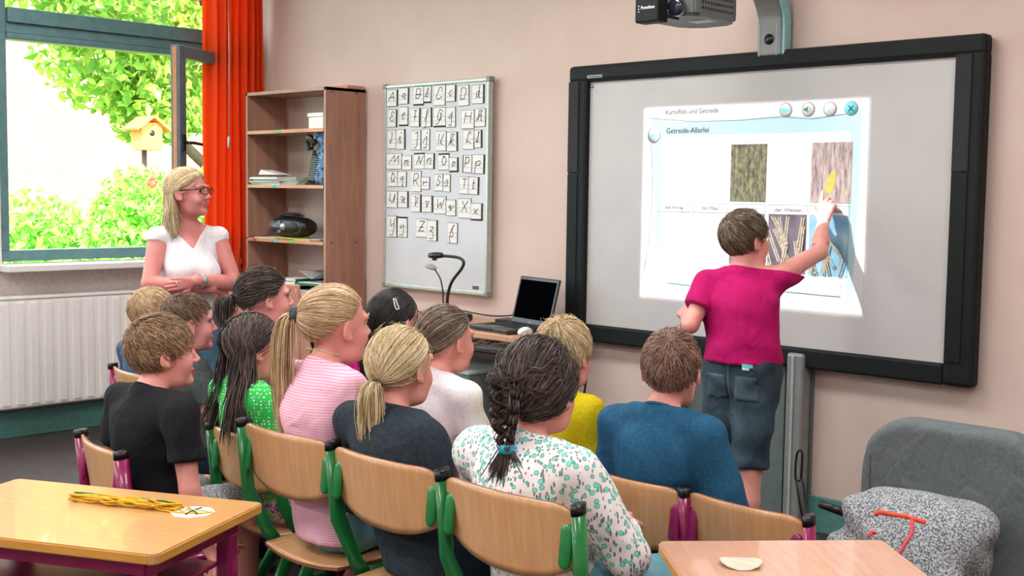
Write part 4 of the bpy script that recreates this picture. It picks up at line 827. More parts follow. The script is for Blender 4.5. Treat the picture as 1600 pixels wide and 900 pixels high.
# ------------------------------------------------------------------ figures: one continuous surface each, grown from a distance field
f32 = np.float32
class Field:
    def __init__(s, lo, hi, h, fine=()):
        s.ax = []
        for a in range(3):
            rg = [(f[0][a], f[1][a], f[2]) for f in fine]; x = lo[a]; v = [x]
            while x < hi[a]:
                st = h
                for q0, q1, hh in rg:
                    if q0 <= x < q1: st = min(st, hh)
                x += st; v.append(x)
            s.ax.append(np.array(v, f32))
        s.F = np.full([len(a) for a in s.ax], .12, f32)
    def _blk(s, lo, hi):
        sl = []
        for a in range(3):
            i = max(0, np.searchsorted(s.ax[a], lo[a])-1); j = min(len(s.ax[a]), np.searchsorted(s.ax[a], hi[a])+1)
            if j-i < 1: return None
            sl.append(slice(i, j))
        return tuple(sl), s.ax[0][sl[0]][:, None, None], s.ax[1][sl[1]][None, :, None], s.ax[2][sl[2]][None, None, :]
    def _comb(s, sl, d, k, mode):
        F = s.F[sl]
        if mode == 'add':
            h = np.clip(.5+.5*(F-d)/k, 0, 1); s.F[sl] = F*(1-h)+d*h-k*h*(1-h)
        else:
            d = -d; h = np.clip(.5-.5*(F-d)/k, 0, 1); s.F[sl] = F*(1-h)+d*h+k*h*(1-h)
    def cone(s, a, b, ra, rb, k=.02, flat=1, mode='add', end=False, start=False, axis=1):
        a = np.array(a, float); b = np.array(b, float); m = max(ra, rb)+k+.02; B = s._blk(np.minimum(a, b)-m, np.maximum(a, b)+m)
        if B is None: return
        sl, X, Y, Z = B; S = [1, 1, 1]; S[axis] = flat
        ab = (b-a)*S; L2 = float(ab@ab)+1e-12; px, py, pz = (X-a[0])*S[0], (Y-a[1])*S[1], (Z-a[2])*S[2]
        t = (px*ab[0]+py*ab[1]+pz*ab[2])/L2; tc = np.clip(t, 0, 1)
        d = np.sqrt((px-ab[0]*tc)**2+(py-ab[1]*tc)**2+(pz-ab[2]*tc)**2)-(ra+(rb-ra)*tc)
        if end: d = np.maximum(d, (t-1)*math.sqrt(L2))
        if start: d = np.maximum(d, -t*math.sqrt(L2))
        s._comb(sl, d.astype(f32), k, mode)
    def ell(s, c, r, R_=None, k=.02, mode='add'):
        c = np.array(c, float); m = max(r)+k+.02; B = s._blk(c-m, c+m)
        if B is None: return
        sl, X, Y, Z = B; P = [X-c[0], Y-c[1], Z-c[2]]
        if R_ is not None: P = [P[0]*R_[0][i]+P[1]*R_[1][i]+P[2]*R_[2][i] for i in range(3)]
        k0 = np.sqrt((P[0]/r[0])**2+(P[1]/r[1])**2+(P[2]/r[2])**2); k1 = np.sqrt((P[0]/r[0]**2)**2+(P[1]/r[1]**2)**2+(P[2]/r[2]**2)**2)+1e-6
        s._comb(sl, (k0*(k0-1)/k1).astype(f32), k, mode)
    def cut(s, n, p):
        n = np.array(n, float); n /= np.linalg.norm(n)
        d = (s.ax[0][:, None, None]-p[0])*n[0]+(s.ax[1][None, :, None]-p[1])*n[1]+(s.ax[2][None, None, :]-p[2])*n[2]
        s.F = np.maximum(s.F, d.astype(f32))
    def disp(s, fn): s.F += fn(s.ax[0][:, None, None], s.ax[1][None, :, None], s.ax[2][None, None, :]).astype(f32)
    def mesh(s, name):
        F = s.F; I = F < 0; nx, ny, nz = F.shape; C = (nx-1, ny-1, nz-1); nc = C[0]*C[1]*C[2]
        acc = np.zeros((3, nc)); cnt = np.zeros(nc); quads = []
        def cid(i, j, k): return (i*C[1]+j)*C[2]+k
        for a in range(3):
            s0 = [slice(None)]*3; s1 = [slice(None)]*3; s0[a] = slice(0, -1); s1[a] = slice(1, None); s0, s1 = tuple(s0), tuple(s1)
            e = np.argwhere(I[s0] != I[s1])
            if len(e) == 0: continue
            o = [(a+1) % 3, (a+2) % 3]
            ok = (e[:, o[0]] > 0) & (e[:, o[1]] > 0) & (e[:, o[0]] < F.shape[o[0]]-1) & (e[:, o[1]] < F.shape[o[1]]-1); e = e[ok]
            e1 = e.copy(); e1[:, a] += 1; f0 = F[tuple(e.T)]; f1 = F[tuple(e1.T)]; t = f0/(f0-f1)
            P = np.stack([s.ax[q][e[:, q]] for q in range(3)]); P[a] = P[a]+t*(s.ax[a][e1[:, a]]-s.ax[a][e[:, a]])
            ids = []
            for d0, d1 in ((0, 0), (1, 0), (1, 1), (0, 1)):
                c = e.copy(); c[:, o[0]] -= d0; c[:, o[1]] -= d1; q = cid(c[:, 0], c[:, 1], c[:, 2]); ids.append(q)
                for z in range(3): acc[z] += np.bincount(q, P[z], nc)
                cnt += np.bincount(q, minlength=nc)
            Q = np.stack(ids, 1); inn = f0 < 0; Q[~inn] = Q[~inn][:, ::-1]; quads.append(Q[:, ::1])
        Q = np.concatenate(quads); used_ = cnt > 0; idx = np.cumsum(used_)-1; V = (acc[:, used_]/cnt[used_]).T; Q = idx[Q]
        return make_mesh(name, V, Q[:, ::-1] if False else Q)
def make_mesh(name, V, Q, smooth=True):
    me = bpy.data.meshes.new(name); me.vertices.add(len(V)); me.vertices.foreach_set('co', np.asarray(V, f32).ravel())
    n = Q.shape[1]; me.loops.add(len(Q)*n); me.loops.foreach_set('vertex_index', np.asarray(Q, np.int32).ravel()); me.polygons.add(len(Q)); me.polygons.foreach_set('loop_start', np.arange(0, len(Q)*n, n, dtype=np.int32))
    me.polygons.foreach_set('use_smooth', np.full(len(Q), smooth)); me.update(calc_edges=True); me.validate(); return me
def unit(v): v = np.asarray(v, float); return v/np.linalg.norm(v, axis=-1, keepdims=True)
def rotm(yaw, pitch=0, roll=0): return np.array(Euler((math.radians(-pitch), math.radians(roll), 0)).to_matrix()) if False else np.array((Matrix.Rotation(math.radians(yaw), 3, 'Z') @ Matrix.Rotation(math.radians(-pitch), 3, 'X') @ Matrix.Rotation(math.radians(roll), 3, 'Y')))
SA = np.array([.079, .0985, .091]); SC = np.array([0, -.013, .026])
def head_sdf(F, H, R_, s, female=False, smile=False):
    def T(p): return H+R_@(np.array(p)*s)
    def e(c, r, k, mode='add', rr=None): F.ell(T(c), [q*s for q in r], R_ if rr is None else R_@rr, k*s, mode)
    e((0, -.012, .028), (.0735, .092, .085), .02)
    e((0, .019, -.03), (.058, .0655, .076), .03)
    F.cone(T((-.03, .03, -.08)), T((.03, .03, -.08)), .026*s, .026*s, .03*s); e((0, .07, -.093), (.021, .019, .018), .025)
    for x in (-1, 1):
        e((x*.033, .052, -.038), (.024, .025, .026), .025)
        e((x*.031, .098, .006), (.019, .018, .012), .012, 'sub')
        F.cone(T((x*.014, .083, .022)), T((x*.046, .072, .02)), .010*s, .008*s, .012*s)
        rr = np.array(Matrix.Rotation(x*.35, 3, 'Z') @ Matrix.Rotation(-.2, 3, 'X'))
        e((x*.0765, -.008, -.008), (.0075, .018, .031), .008, 'add', rr); e((x*.083, -.004, -.005), (.004, .010, .019), .004, 'sub', rr); e((x*.0755, .0, -.032), (.007, .009, .009), .006)
    F.cone(T((0, .083, .012)), T((0, .100, -.024)), .0065*s, .0085*s, .012*s); e((0, .1035, -.029), (.0095, .0095, .0080), .008)
    for x in (-1, 1): e((x*.0105, .095, -.033), (.0065, .0085, .0058), .006); e((x*.0055, .100, -.039), (.003, .004, .0035), .003, 'sub')
    e((0, .0835, -.058), (.0215, .0115, .0050), .006); e((0, .0825, -.0695), (.0175, .0115, .0058), .006); e((0, .099, -.0637), (.02, .008, .0013), .0025, 'sub')
    if smile:
        for x in (-1, 1): e((x*.027, .083, -.057), (.007, .006, .004), .006, 'sub'); e((x*.037, .066, -.042), (.017, .014, .015), .012)
def hand_sdf(F, w_, d, n, s, side, curls=(.35, .4, .45, .5), thumb=.35, spread=.06):
    """w_ wrist, d forward, n palm-facing normal, side: +1 the thumb lies towards cross(n,d)."""
    d = unit(d); n = np.array(n, float); n = unit(n-d*(n@d)); l = np.cross(n, d)*side; w_ = np.array(w_, float)
    offs = (.026, .009, -.008, -.024); fwd = (.082, .086, .082, .074); ln = (.070, .078, .072, .056)
    for i in range(4):
        kn = w_+(l*offs[i]+d*fwd[i])*s; F.cone(w_+l*offs[i]*.45*s+d*.01*s, kn, .0145*s, .0105*s, .010*s)
        dr = unit(d+l*spread*(1.5-i)); p = kn; a = 0
        for q, fr in enumerate((.45, .31, .24)):
            a += curls[i]*(1, 1.1, .7)[q]; v = dr*math.cos(a)+n*math.sin(a); p2 = p+v*ln[i]*fr*s; F.cone(p, p2, (.0098-.0008*q)*s, (.0092-.001*q)*s, .0025*s); p = p2
    p = w_+(l*.018+d*.02+n*.004)*s; v = unit(l*.8+d*.75+n*thumb); p2 = p+v*.04*s; F.cone(p, p2, .016*s, .0125*s, .012*s); v = unit(l*.45+d*.9+n*thumb*1.4); p3 = p2+v*.032*s; F.cone(p2, p3, .0115*s, .0105*s, .003*s); v = unit(l*.2+d*1+n*thumb*1.6); F.cone(p3, p3+v*.026*s, .0105*s, .0085*s, .003*s)
# ---- hair
HX = [-1, -.8, -.45, -.12, .16, .4, .6, .82, 1]; HY = [-.86, -.8, -.5, -.08, -.05, .12, .34, .47, .5]
HLOW = 0.0
def hairok(u, off=0): return u[:, 2] > np.interp(u[:, 1], HX, HY)+off-HLOW*np.interp(u[:, 1], [.05, .2, .6, .9], [0, 1, 1, .3])
def rdirs(n, ok=hairok, r=rng):
    out = []
    while sum(len(o) for o in out) < n:
        v = unit(r.normal(size=(n*2, 3))); out.append(v[ok(v)])
    return np.concatenate(out)[:n]
def slerp(u, v, t):
    c = np.clip((u*v).sum(-1), -.9999, .9999); w_ = np.arccos(c)[:, None]; t = np.asarray(t)
    if t.ndim == 0: t = np.full(len(u), float(t))
    t = t[:, None]; return (np.sin((1-t)*w_)*u+np.sin(t*w_)*v)/np.sin(w_)
def scalp(u, lift): return SC+u*SA*(1+np.asarray(lift)[:, None]) if np.ndim(lift) else SC+u*SA*(1+lift)
def tubes(P, rad):
    """P (N,K,3) polylines to three-sided tapering strands"""
    n, K, _ = P.shape; T = np.gradient(P, axis=1); T = T/(np.linalg.norm(T, axis=2, keepdims=True)+1e-9)
    ref = unit(P.mean(1)-SC+rng.normal(size=(n, 3))*.3)[:, None, :]; A = np.cross(T, ref); A /= np.linalg.norm(A, axis=2, keepdims=True)+1e-9; B = np.cross(T, A)
    V = np.stack([P+(A*math.cos(a)+B*math.sin(a))*rad[..., None] for a in (PI/2, PI/2+2*PI/3, PI/2+4*PI/3)], 2)
    base = (np.arange(n)*K*3)[:, None, None]; k = np.arange(K-1)[None, :, None]*3; j = np.arange(3)[None, None, :]
    a = base+k+j; b = base+k+(j+1) % 3; Q = np.stack([a, b, b+3, a+3], -1).reshape(-1, 4); return V.reshape(-1, 3), Q
def cap_mesh(f=1.0, off=-.02):
    nu, nv = 56, 40; th = np.linspace(0, 2*PI, nu, endpoint=False); ph = np.linspace(.001, PI-.001, nv)
    U = np.stack([np.sin(ph)[:, None]*np.cos(th), np.sin(ph)[:, None]*np.sin(th), np.cos(ph)[:, None]*np.ones(nu)], -1).reshape(-1, 3)
    ok = hairok(U, off); Q = []
    for i in range(nv-1):
        for j in range(nu):
            q = (i*nu+j, i*nu+(j+1) % nu, (i+1)*nu+(j+1) % nu, (i+1)*nu+j)
            if all(ok[k] for k in q): Q.append(q)
    f_ = 1.0+.0*U[:, 0]; return SC+U*SA*f, np.array(Q)
def hair(parent, H, R_, s, style, m, n=1000, vol=1.0, seed=1, **o):
    n = int(n*.80); global HLOW; HLOW = o.get('low', 0)
    global rng
    rng = np.random.default_rng(seed); segs = []
    K = 7; ts = np.linspace(0, 1, K)
    def spath(u, v, lift0, lift1, k=K, wob=.04, t1=1.0, power=1.0):
        nn = len(u); tt = np.linspace(0, 1, k); j = rng.normal(size=(nn, 3))*wob; lf = rng.random(nn)
        return np.stack([scalp(unit(slerp(u, v, t*t1)+j*math.sin(PI*t)), (lift0+(lift1-lift0)*t**power)*vol*(.4+.9*lf)+o.get('bulge', 0)*math.sin(PI*t)*lf) for t in tt], 1)
    rad0 = .00125
    if style == 'short':
        wd = unit(np.array(o.get('whorl', (.1, -.5, .85)))); u = np.concatenate([rdirs(n-90), unit(wd+rng.normal(size=(90, 3))*.07)]); w2 = unit(wd+rng.normal(size=(n, 3))*o.get('mess', .12)); ang = np.arccos(np.clip((u*w2).sum(1), -.99, .99))
        ln = o.get('len', .42)*(.7+.6*rng.random(n)); P = []; fr = np.clip(u[:, 1]-.2, 0, 1); swp = o.get('sweep', 0)
        for t in np.linspace(0, 1, 6):
            q = slerp(w2, u, 1+ln*t/np.maximum(ang, .25)); q = unit(q+np.stack([swp*fr*t, 0*t*fr, .25*fr*t], 1)); P.append(scalp(q, (.015+.075*vol*t*(.4+rng.random(n)*.9))))
        P = np.stack(P, 1); segs.append((P, rad0*np.array([1, 1.2, 1.2, 1, .8, .3])[None]*np.ones((n, 1))))
    if style == 'long':
        px = o.get('part', .15); u = rdirs(n, lambda v: hairok(v) & (v[:, 2] > -.1)); sg = np.where(u[:, 0] > px, 1, -1)
        root = unit(np.stack([px+sg*.02+(u[:, 0]-px)*.55, u[:, 1], np.maximum(u[:, 2], .45)], 1))
        yb = o.get('back', -.55); tgt = unit(np.stack([u[:, 0]*.75+sg*(.25+.45*rng.random(n)), yb+.55*rng.random(n)-.1*(1-abs(u[:, 0])), -.25-.2*rng.random(n)], 1))
        if o.get('clear'): tgt[:, 1] = np.minimum(tgt[:, 1], -.18); tgt = unit(tgt)
        A = spath(root, tgt, .05, .10, 8, .05); ze = o['end']+.03*rng.normal(size=n); e0 = A[:, -1]; D = []
        sway = rng.normal(size=(n, 2))*o.get('sway', .012)
        for t in np.linspace(.14, 1, 8):
            q = e0.copy(); q[:, 2] = e0[:, 2]+(ze-e0[:, 2])*t; fl = o.get('flare', .0)
            q[:, 0] += sway[:, 0]*t+np.sign(e0[:, 0])*fl*t**1.5-e0[:, 0]*o.get('tuck', .15)*t; q[:, 1] += sway[:, 1]*t-o.get('drift', .02)*t+.004*np.sin(t*9+e0[:, 0]*60); D.append(q)
        P = np.concatenate([A, np.stack(D, 1)], 1); k = P.shape[1]; segs.append((P, rad0*1.35*np.concatenate([np.full(k-3, 1.), [.9, .7, .3]])[None]*np.ones((n, 1))))
    if style in ('pony', 'braid'):
        tie = unit(np.array(o['tie'])); u = rdirs(n); P = spath(u, np.tile(tie, (n, 1)), .03, .07, 9, o.get('mess', .05)); segs.append((P, np.full((n, 9), rad0*1.1)))
        T0 = scalp(tie[None], .10)[0]
        if style == 'pony':
            nt_ = o.get('tail_n', 420); ln = o.get('tail', .25); out = np.array(o.get('out', (tie[0], tie[1], 0))); k = 13; P = []; wd_ = o.get('width', .028); r2 = rng.normal(size=(nt_, 3)); ll = ln*(.62+.4*rng.random(nt_)); drift = np.array(o.get('drift3', (0, 0, 0)))
            for t in np.linspace(0, 1, k):
                sp = .007+wd_*(math.sin(min(t*1.7, 1)*PI/2)*.6)*(1-.45*t); q = T0+out*.045*(1-math.exp(-5*t))+r2*np.array([1, .7, .2])*sp*.55+drift*t; q = q+np.stack([.004*np.sin(7*t+r2[:, 2]*3), 0*ll, -ll*t**1.25+.02*math.sin(PI*min(t*2.2, 1))*o.get('arch', 1)], 1); P.append(q)
            P = np.stack(P, 1); segs.append((P, rad0*1.15*np.interp(np.linspace(0, 1, k), [0, .1, .8, 1], [.9, 1.1, 1, .3])[None]*np.ones((nt_, 1))))
    fly = o.get('fly', 40)
    if fly:
        u = rdirs(fly); v = unit(u+rng.normal(size=(fly, 3))*.35); v[:, 1] = np.minimum(v[:, 1], .35); v = unit(v); P = spath(u, v, .03, .15, 6, .08); segs.append((P, np.full((fly, 6), .0005)))
    Vs = []; Qs = []; b0 = 0
    for P, rd in segs: V, Q = tubes(P, rd); Vs.append(V); Qs.append(Q+b0); b0 += len(V)
    nq = sum(len(q) for q in Qs); V, Q = cap_mesh(1.02); Vs.append(V); Qs.append(Q+b0)
    V = H+(np.concatenate(Vs)*s)@R_.T; me = make_mesh('hair', V, np.concatenate(Qs)); mi = np.zeros(len(me.polygons), np.int32); mi[nq:] = 1; me.polygons.foreach_set('material_index', mi); return put('hair', me, [m, BASE[m.name]], parent)
def eyes(parent, H, R_, s, brow, iris=None):
    for x in (-1, 1):
        c = H+R_@(np.array((x*.031, .0672, .003))*s); e = MB().lathe([(.0005, -.0125), (.006, -.011), (.011, -.006), (.0125, 0), (.011, .006), (.0075, .0100)], 14).obj('eyeball', [M['eye']], parent, loc=c, smooth=True)
        e.matrix_local = Matrix.Translation(c) @ Matrix([list(r) for r in R_]).to_4x4() @ Matrix.Rotation(-PI/2, 4, 'X') @ Matrix.Scale(s, 4)
        MB().lathe([(.0092, .0088), (.0080, .0104), (.005, .0122), (.0005, .0131)], 12).obj('iris', [M['iris']], e, smooth=True)
        P = [H+R_@(np.array(p)*s) for p in ((x*.014, .0915, .024), (x*.028, .092, .0285), (x*.045, .079, .024))]; MB().tube(catmull(P, 4), [.0022*s]*7+[.0014*s]*2, 6).obj('eyebrow', brow, parent)
        P = [H+R_@(np.array(p)*s) for p in ((x*.0165, .077, .004), (x*.031, .0822, .0095), (x*.046, .071, .004))]; MB().tube(catmull(P, 4), .0019*s, 5).obj('eyelid', brow, parent)
def lips(me, H, R_, s):
    n = len(me.polygons); c = np.empty(n*3); me.polygons.foreach_get('center', c); q = ((c.reshape(-1, 3)-H)@R_)/s
    a = np.abs(q[:, 0]); mi = ((q[:, 1] > .079) & (a < .0225) & (q[:, 2] < -.0535+.0*a-(a/.022)**2*.006) & (q[:, 2] > -.0765+(a/.022)**2*.010)).astype(np.int32); me.polygons.foreach_set('material_index', mi)
def folds(amp, seed, fx=18, fz=26):
    r = np.random.default_rng(seed); p = r.random(8)*6
    def fn(X, Y, Z): return amp*(np.sin(fx*X+9*Z+2*np.sin(fz*.6*Z+p[0])+p[1])*np.sin(fz*Z+7*X+2.2*np.sin(fx*.5*X+11*Y+p[2])+p[3])+.5*np.sin(43*Z+21*X+3*np.sin(17*Y+p[4])+p[5])*np.sin(13*X-19*Y+p[6]))
    return fn
def figure(name, root, yaw, lab, J, s, sk, top=None, bottom=None, hd=None, hairo=None, opt=None):
    """J: joint positions in root-local metres. s: body scale (1 = about 1.35 m tall)."""
    opt = opt or {}; t = empty(name, root, math.radians(yaw)); tag(t, lab, 'person', opt.get('group'))
    J = {k: np.array(v, float) for k, v in J.items()}; H = J['head']; R_ = rotm(*hd); hs = opt.get('hs', .92)
    allp = np.stack(list(J.values())); lo = allp.min(0)-.17*s; hi = allp.max(0)+.17*s; lo[2] = max(lo[2], -.005)
    fine = [(H-.125*hs, H+.13*hs, opt.get('hh', .005))]+[(J[k]-.1*s, J[k]+.1*s, .0034) for k in opt.get('fine_hands', ())]
    F = Field(lo, hi, .0115, fine)
    def torso(F, g, k=.03):
        P, C, Nk = J['pelvis'], J['chest'], J['neck']; X = np.array([1, 0, 0]); wd = opt.get('wide', 1)
        W_ = P+(C-P)*.5
        F.cone(P-X*.045*s*wd, P+X*.045*s*wd, .080*s+g, .080*s+g, k, 1.1); F.cone(P, W_, .106*s*wd+g, .1*s*wd+g, k, 1.32); F.cone(W_, C, .1*s*wd+g, .108*s*wd+g, k, 1.36)
        F.cone(C-X*.04*s*wd, C+X*.04*s*wd, .080*s+g, .080*s+g, k, 1.1); up_ = (Nk-C)
        for q in ('shL', 'shR'):
            S_ = J[q]; F.cone(C, S_+(C-S_)*.25, .074*s+g, .040*s+g, k, 1.1); F.cone(Nk-np.array([0, 0, .006*s]), S_, .030*s+g*.6, .036*s+g, k*.8)
        F.cone(C, Nk-np.array([0, 0, .015*s]), .080*s+g, .044*s+g*.5, k, 1.1)
        if opt.get('bust'):
            for x in (-1, 1): F.ell(C+np.array([x*.058*s, .078*s, -.03*s]), [.055*s+g, .045*s+g, .052*s+g], None, .04)
    torso(F, 0)
    F.cone(J['neck'], H+R_@(np.array([0, -.022, -.045])*hs), .037*s*opt.get('neck', 1), .036*s*opt.get('neck', 1), .014)
    head_sdf(F, H, R_, hs, smile=opt.get('smile'))
    arm = opt.get('arm', 1)
    for q in 'LR':
        S_, E_, W_ = J['sh'+q], J['el'+q], J['wr'+q]
        F.cone(S_, E_, .038*s*arm, .030*s*arm, .015); F.cone(E_, E_+(W_-E_)*.35, .031*s*arm, .031*s*arm, .01); F.cone(E_+(W_-E_)*.35, W_, .031*s*arm, .021*s*arm, .01)
        hk = opt.get('hand'+q, {}); dd = hk.get('d', W_-E_); nn = hk.get('n', (0, 0, -1)); hand_sdf(F, W_, dd, nn, opt.get('hand', .8)*s, hk.get('side', 1 if q == 'R' else -1), hk.get('curls', (.35, .4, .45, .5)), hk.get('thumb', .35))
        Hp, Kn, An = J['hip'+q], J['kn'+q], J['an'+q]; F.cone(Hp, Kn, .072*s, .048*s, .02); F.cone(Kn, Kn+(An-Kn)*.35, .047*s, .049*s, .012); F.cone(Kn+(An-Kn)*.35, An, .049*s, .028*s, .012)
        ft = unit(opt.get('foot', np.array([0, 1, 0]))); F.cone(An-np.array([0, 0, .03*s]), An+ft*.10*s-np.array([0, 0, .035*s]), .026*s, .022*s, .015)
    me = F.mesh('body'); put('body', me, [sk, M['lip']], t); lips(me, H, R_, hs); eyes(t, H, R_, hs, hairo['m'])
    # garment on the upper body
    if top:
        g = top.get('g', .010); F = Field(lo, hi, top.get('h', .0088)); torso(F, g)
        for q in 'LR':
            S_, E_, W_ = J['sh'+q], J['el'+q], J['wr'+q]; f = top.get('sleeve', .55)
            if f <= 0: continue
            F.cone(S_, S_+(E_-S_)*min(f, 1), .041*s*arm+g, .033*s*arm+g*(1.45 if f < 1 else 1), .009, end=f < 1)
            if f > 1: F.cone(E_, E_+(W_-E_)*(f-1), .032*s*arm+g, .024*s*arm+g*.9, .012, end=True)
        hem = top.get('hem', 0); st = top.get('straight', .110)
        F.cone(J['chest']-np.array([0, 0, .01]), J['pelvis']-np.array([0, 0, hem]), (st-.004)*s+g, (st+.008)*s+g, .02, 1.28)
        F.disp(folds(top.get('fold', .0048), top.get('seed', len(lab))))
        F.cut((0, 0, -1), (0, 0, J['pelvis'][2]+top.get('hemz', -.06)))
        nd = J['neck']
        if top.get('vneck'): 
            X, Y, Z = F.ax[0][:, None, None], F.ax[1][None, :, None], F.ax[2][None, None, :]
            wd_ = np.maximum((nd[2]-top['vneck'])+np.abs(X-nd[0])*1.25-Z, nd[1]+.0-Y); F.F = np.maximum(F.F, -wd_*.6).astype(f32)
        F.cut(unit(np.array(J['head']-J['neck'])*[.6, .6, 1]), nd+np.array([0, 0, top.get('neckcut', .012)*s]))
        o = put('shirt', F.mesh('shirt'), top['m'], t)
        if not top.get('vneck'):
            nv = unit(J['head']-J['neck']); a = unit(np.cross(nv, [0, 1, 0])); b_ = np.cross(nv, a); c = nd+np.array([0, .004, top.get('neckcut', .012)*s-.009]); rr = (.038*opt.get('neck', 1)+.007)*s
            MB().tube([c+(a*math.cos(q)+b_*math.sin(q)*1.05)*rr for q in [k*PI/12 for k in range(24)]], .0045, 6, closed=True).obj('collar', top.get('collar', top['m']), t)
    if bottom:
        g = .009; F = Field(lo, np.array([hi[0], hi[1], J['pelvis'][2]+.1*s]), .011); P = J['pelvis']; X = np.array([1, 0, 0]); F.cone(P-X*.062*s, P+X*.062*s, .085*s+g, .085*s+g, .03, 1.15); F.cone(P, P+np.array([0, 0, .06])*s, .100*s+g, .090*s+g, .02, 1.2)
        f = bottom.get('len', 1.9)
        for q in 'LR':
            Hp, Kn, An = J['hip'+q], J['kn'+q], J['an'+q]; gg = bottom.get('gl', g)
            F.cone(Hp, Hp+(Kn-Hp)*min(f, 1), .074*s+gg, .052*s+gg, .02, end=f < 1)
            if f > 1: F.cone(Kn, Kn+(An-Kn)*(f-1), .052*s+gg, (.052-.014*(f-1))*s+gg, .012, end=True)
            if bottom.get('cuff'): c = Kn+(An-Kn)*(f-1) if f > 1 else Hp+(Kn-Hp)*f; v = unit(An-Kn); F.cone(c-v*.03, c+v*.002, .052*s+gg+.006, .052*s+gg+.006, .003, end=True, start=True)
        if bottom.get('skirt'): F.cone(P+np.array([0, .03, -.0]), (J['knL']+J['knR'])/2-np.array([0, .07, .0])*s, .12*s, .13*s, .03, end=False); F.cone(J['knL'], J['knR'], .07*s, .07*s, .03)
        F.disp(folds(bottom.get('fold', .004), 9, 26, 22)); put(bottom.get('name', 'trousers'), F.mesh('trousers'), bottom['m'], t)
    for q in 'LR':
        An = J['an'+q]; ft = unit(opt.get('foot', np.array([0, 1, 0]))); sm = opt.get('shoe', M['blackm']); F = Field(An-np.array([.09, .14, .1])*s, An+np.array([.09, .22, .06])*s, .010)
        dz = np.array([0, 0, -.032*s]); F.cone(An+dz-ft*.03*s, An+dz+ft*.11*s, .036*s, .033*s, .01); F.cone(An+dz, An+ft*.03*s+np.array([0, 0, -.005]), .036*s, .030*s, .02)
        if not opt.get('socks'): F.cut((0, 0, -1), (0, 0, An[2]-.068*s))
        put('sock' if opt.get('socks') else 'shoe', F.mesh('shoe'), sm, t)
    hair(t, H, R_, hs, **hairo)
    return t, H, R_, hs, J
def sitter(lab, top_pt, hyaw, seat, seatz, hairo, top, bottom, s=.93, hpitch=-2, hroll=0, yaw=0, arms='lap', opt=None, lean=0):
    """top_pt: world position of the crown; seat: (x, y) of the chair; the child faces +y turned by yaw."""
    opt = dict(opt or {}); hs = opt.get('hs', .92); root = np.array([seat[0], seat[1]-.03, 0]); c, sn = math.cos(math.radians(yaw)), math.sin(math.radians(yaw)); Ri = np.array([[c, sn, 0], [-sn, c, 0], [0, 0, 1]])
    R_ = rotm(hyaw-yaw, hpitch, hroll); tp = Ri@(np.array(top_pt)-root); H = tp-R_@(np.array([0, 0, .128*hs]))
    pel = np.array([0, 0, seatz+.088*s]); nk = H+np.array([0, -.050, -.108])*hs+np.array([0, 0, opt.get('nz', 0)]); ax = nk-pel; C = pel+ax*.70+np.array([0, -.02*s, 0])
    sh_ = nk-np.array([0, 0, .056*s]); w_ = .132*s*opt.get('sw', 1)
    J = dict(head=H, neck=nk, pelvis=pel, chest=C)
    for q, x in (('L', -1), ('R', 1)):
        S_ = sh_+np.array([x*w_, 0, 0]); J['sh'+q] = S_
        if arms == 'lap': E_ = S_+np.array([x*.045, .05, -.215])*s; W_ = np.array([x*.07, .26, seatz+.16*s])
        elif arms == 'down': E_ = S_+np.array([x*.05, -.0, -.22])*s; W_ = E_+np.array([x*.01, .06, -.19])*s
        elif arms == 'fold': E_ = S_+np.array([x*.07, .1, -.19])*s; W_ = np.array([x*-.02, .26*s, E_[2]+.02])
        E_ = np.array(E_); W_ = np.array(W_); J['el'+q] = E_
        v = W_-E_; L0 = .19*s; W_ = E_+v/np.linalg.norm(v)*max(L0, min(np.linalg.norm(v), L0*1.15)); J['wr'+q] = W_
        J['hip'+q] = pel+np.array([x*.075*s, .02, -.004]); kn = opt.get('kn', (.10, .37, .055)); kx = opt.get('kx', 0); J['kn'+q] = np.array([x*kn[0]+kx, kn[1]*s+0, seatz+kn[2]]); J['an'+q] = np.array([x*.09+kx, kn[1]*s+.03, .068*s])
        if opt.get('tuck'): J['an'+q] = np.array([x*.05+.0, -.02, .13])
        if 'ft' in opt: J['an'+q] = np.array(opt['ft'][q])
    nm = 'person'; r = figure(nm, tuple(root), yaw, lab, J, s, M['skin'], top, bottom, (hyaw-yaw, hpitch, hroll), hairo, opt); return r
def tie_at(res, u, m, r=.016, lift=.10, ln=.016, nm='hair_tie'):
    t, H, R_, hs, J = res; u = unit(np.array(u)); p = scalp(u[None], lift)[0]; P = H+R_@(p*hs); d = R_@u; MB().tube([P-d*ln/2, P+d*ln/2], r, 14).obj(nm, m, t); return P

def patch(src, name, fn, m, parent, off=.0025):
    me = src.data; V = np.array([v.co for v in me.vertices]); Nn = np.array([v.normal for v in me.vertices]); Fs = [tuple(p.vertices) for p in me.polygons if fn(np.array(p.center), np.array(p.normal))]
    if not Fs: return
    ids = sorted({i for f in Fs for i in f}); mp = {q: k for k, q in enumerate(ids)}; n = len(ids); A = V[ids]+Nn[ids]*off; B = V[ids]-Nn[ids]*.001; F2 = [tuple(mp[i] for i in f) for f in Fs]; E = {}
    for f in F2:
        for a, b in zip(f, f[1:]+f[:1]): E[(a, b)] = 1
    side = [(a, a+n, b+n, b) for (a, b) in E if (b, a) not in E]
    mm = bpy.data.meshes.new(name); mm.from_pydata(np.concatenate([A, B]).tolist(), [], F2+side); mm.polygons.foreach_set('use_smooth', [True]*len(mm.polygons)); return put(name, mm, m, parent)
DOWN = dict(hem=0)
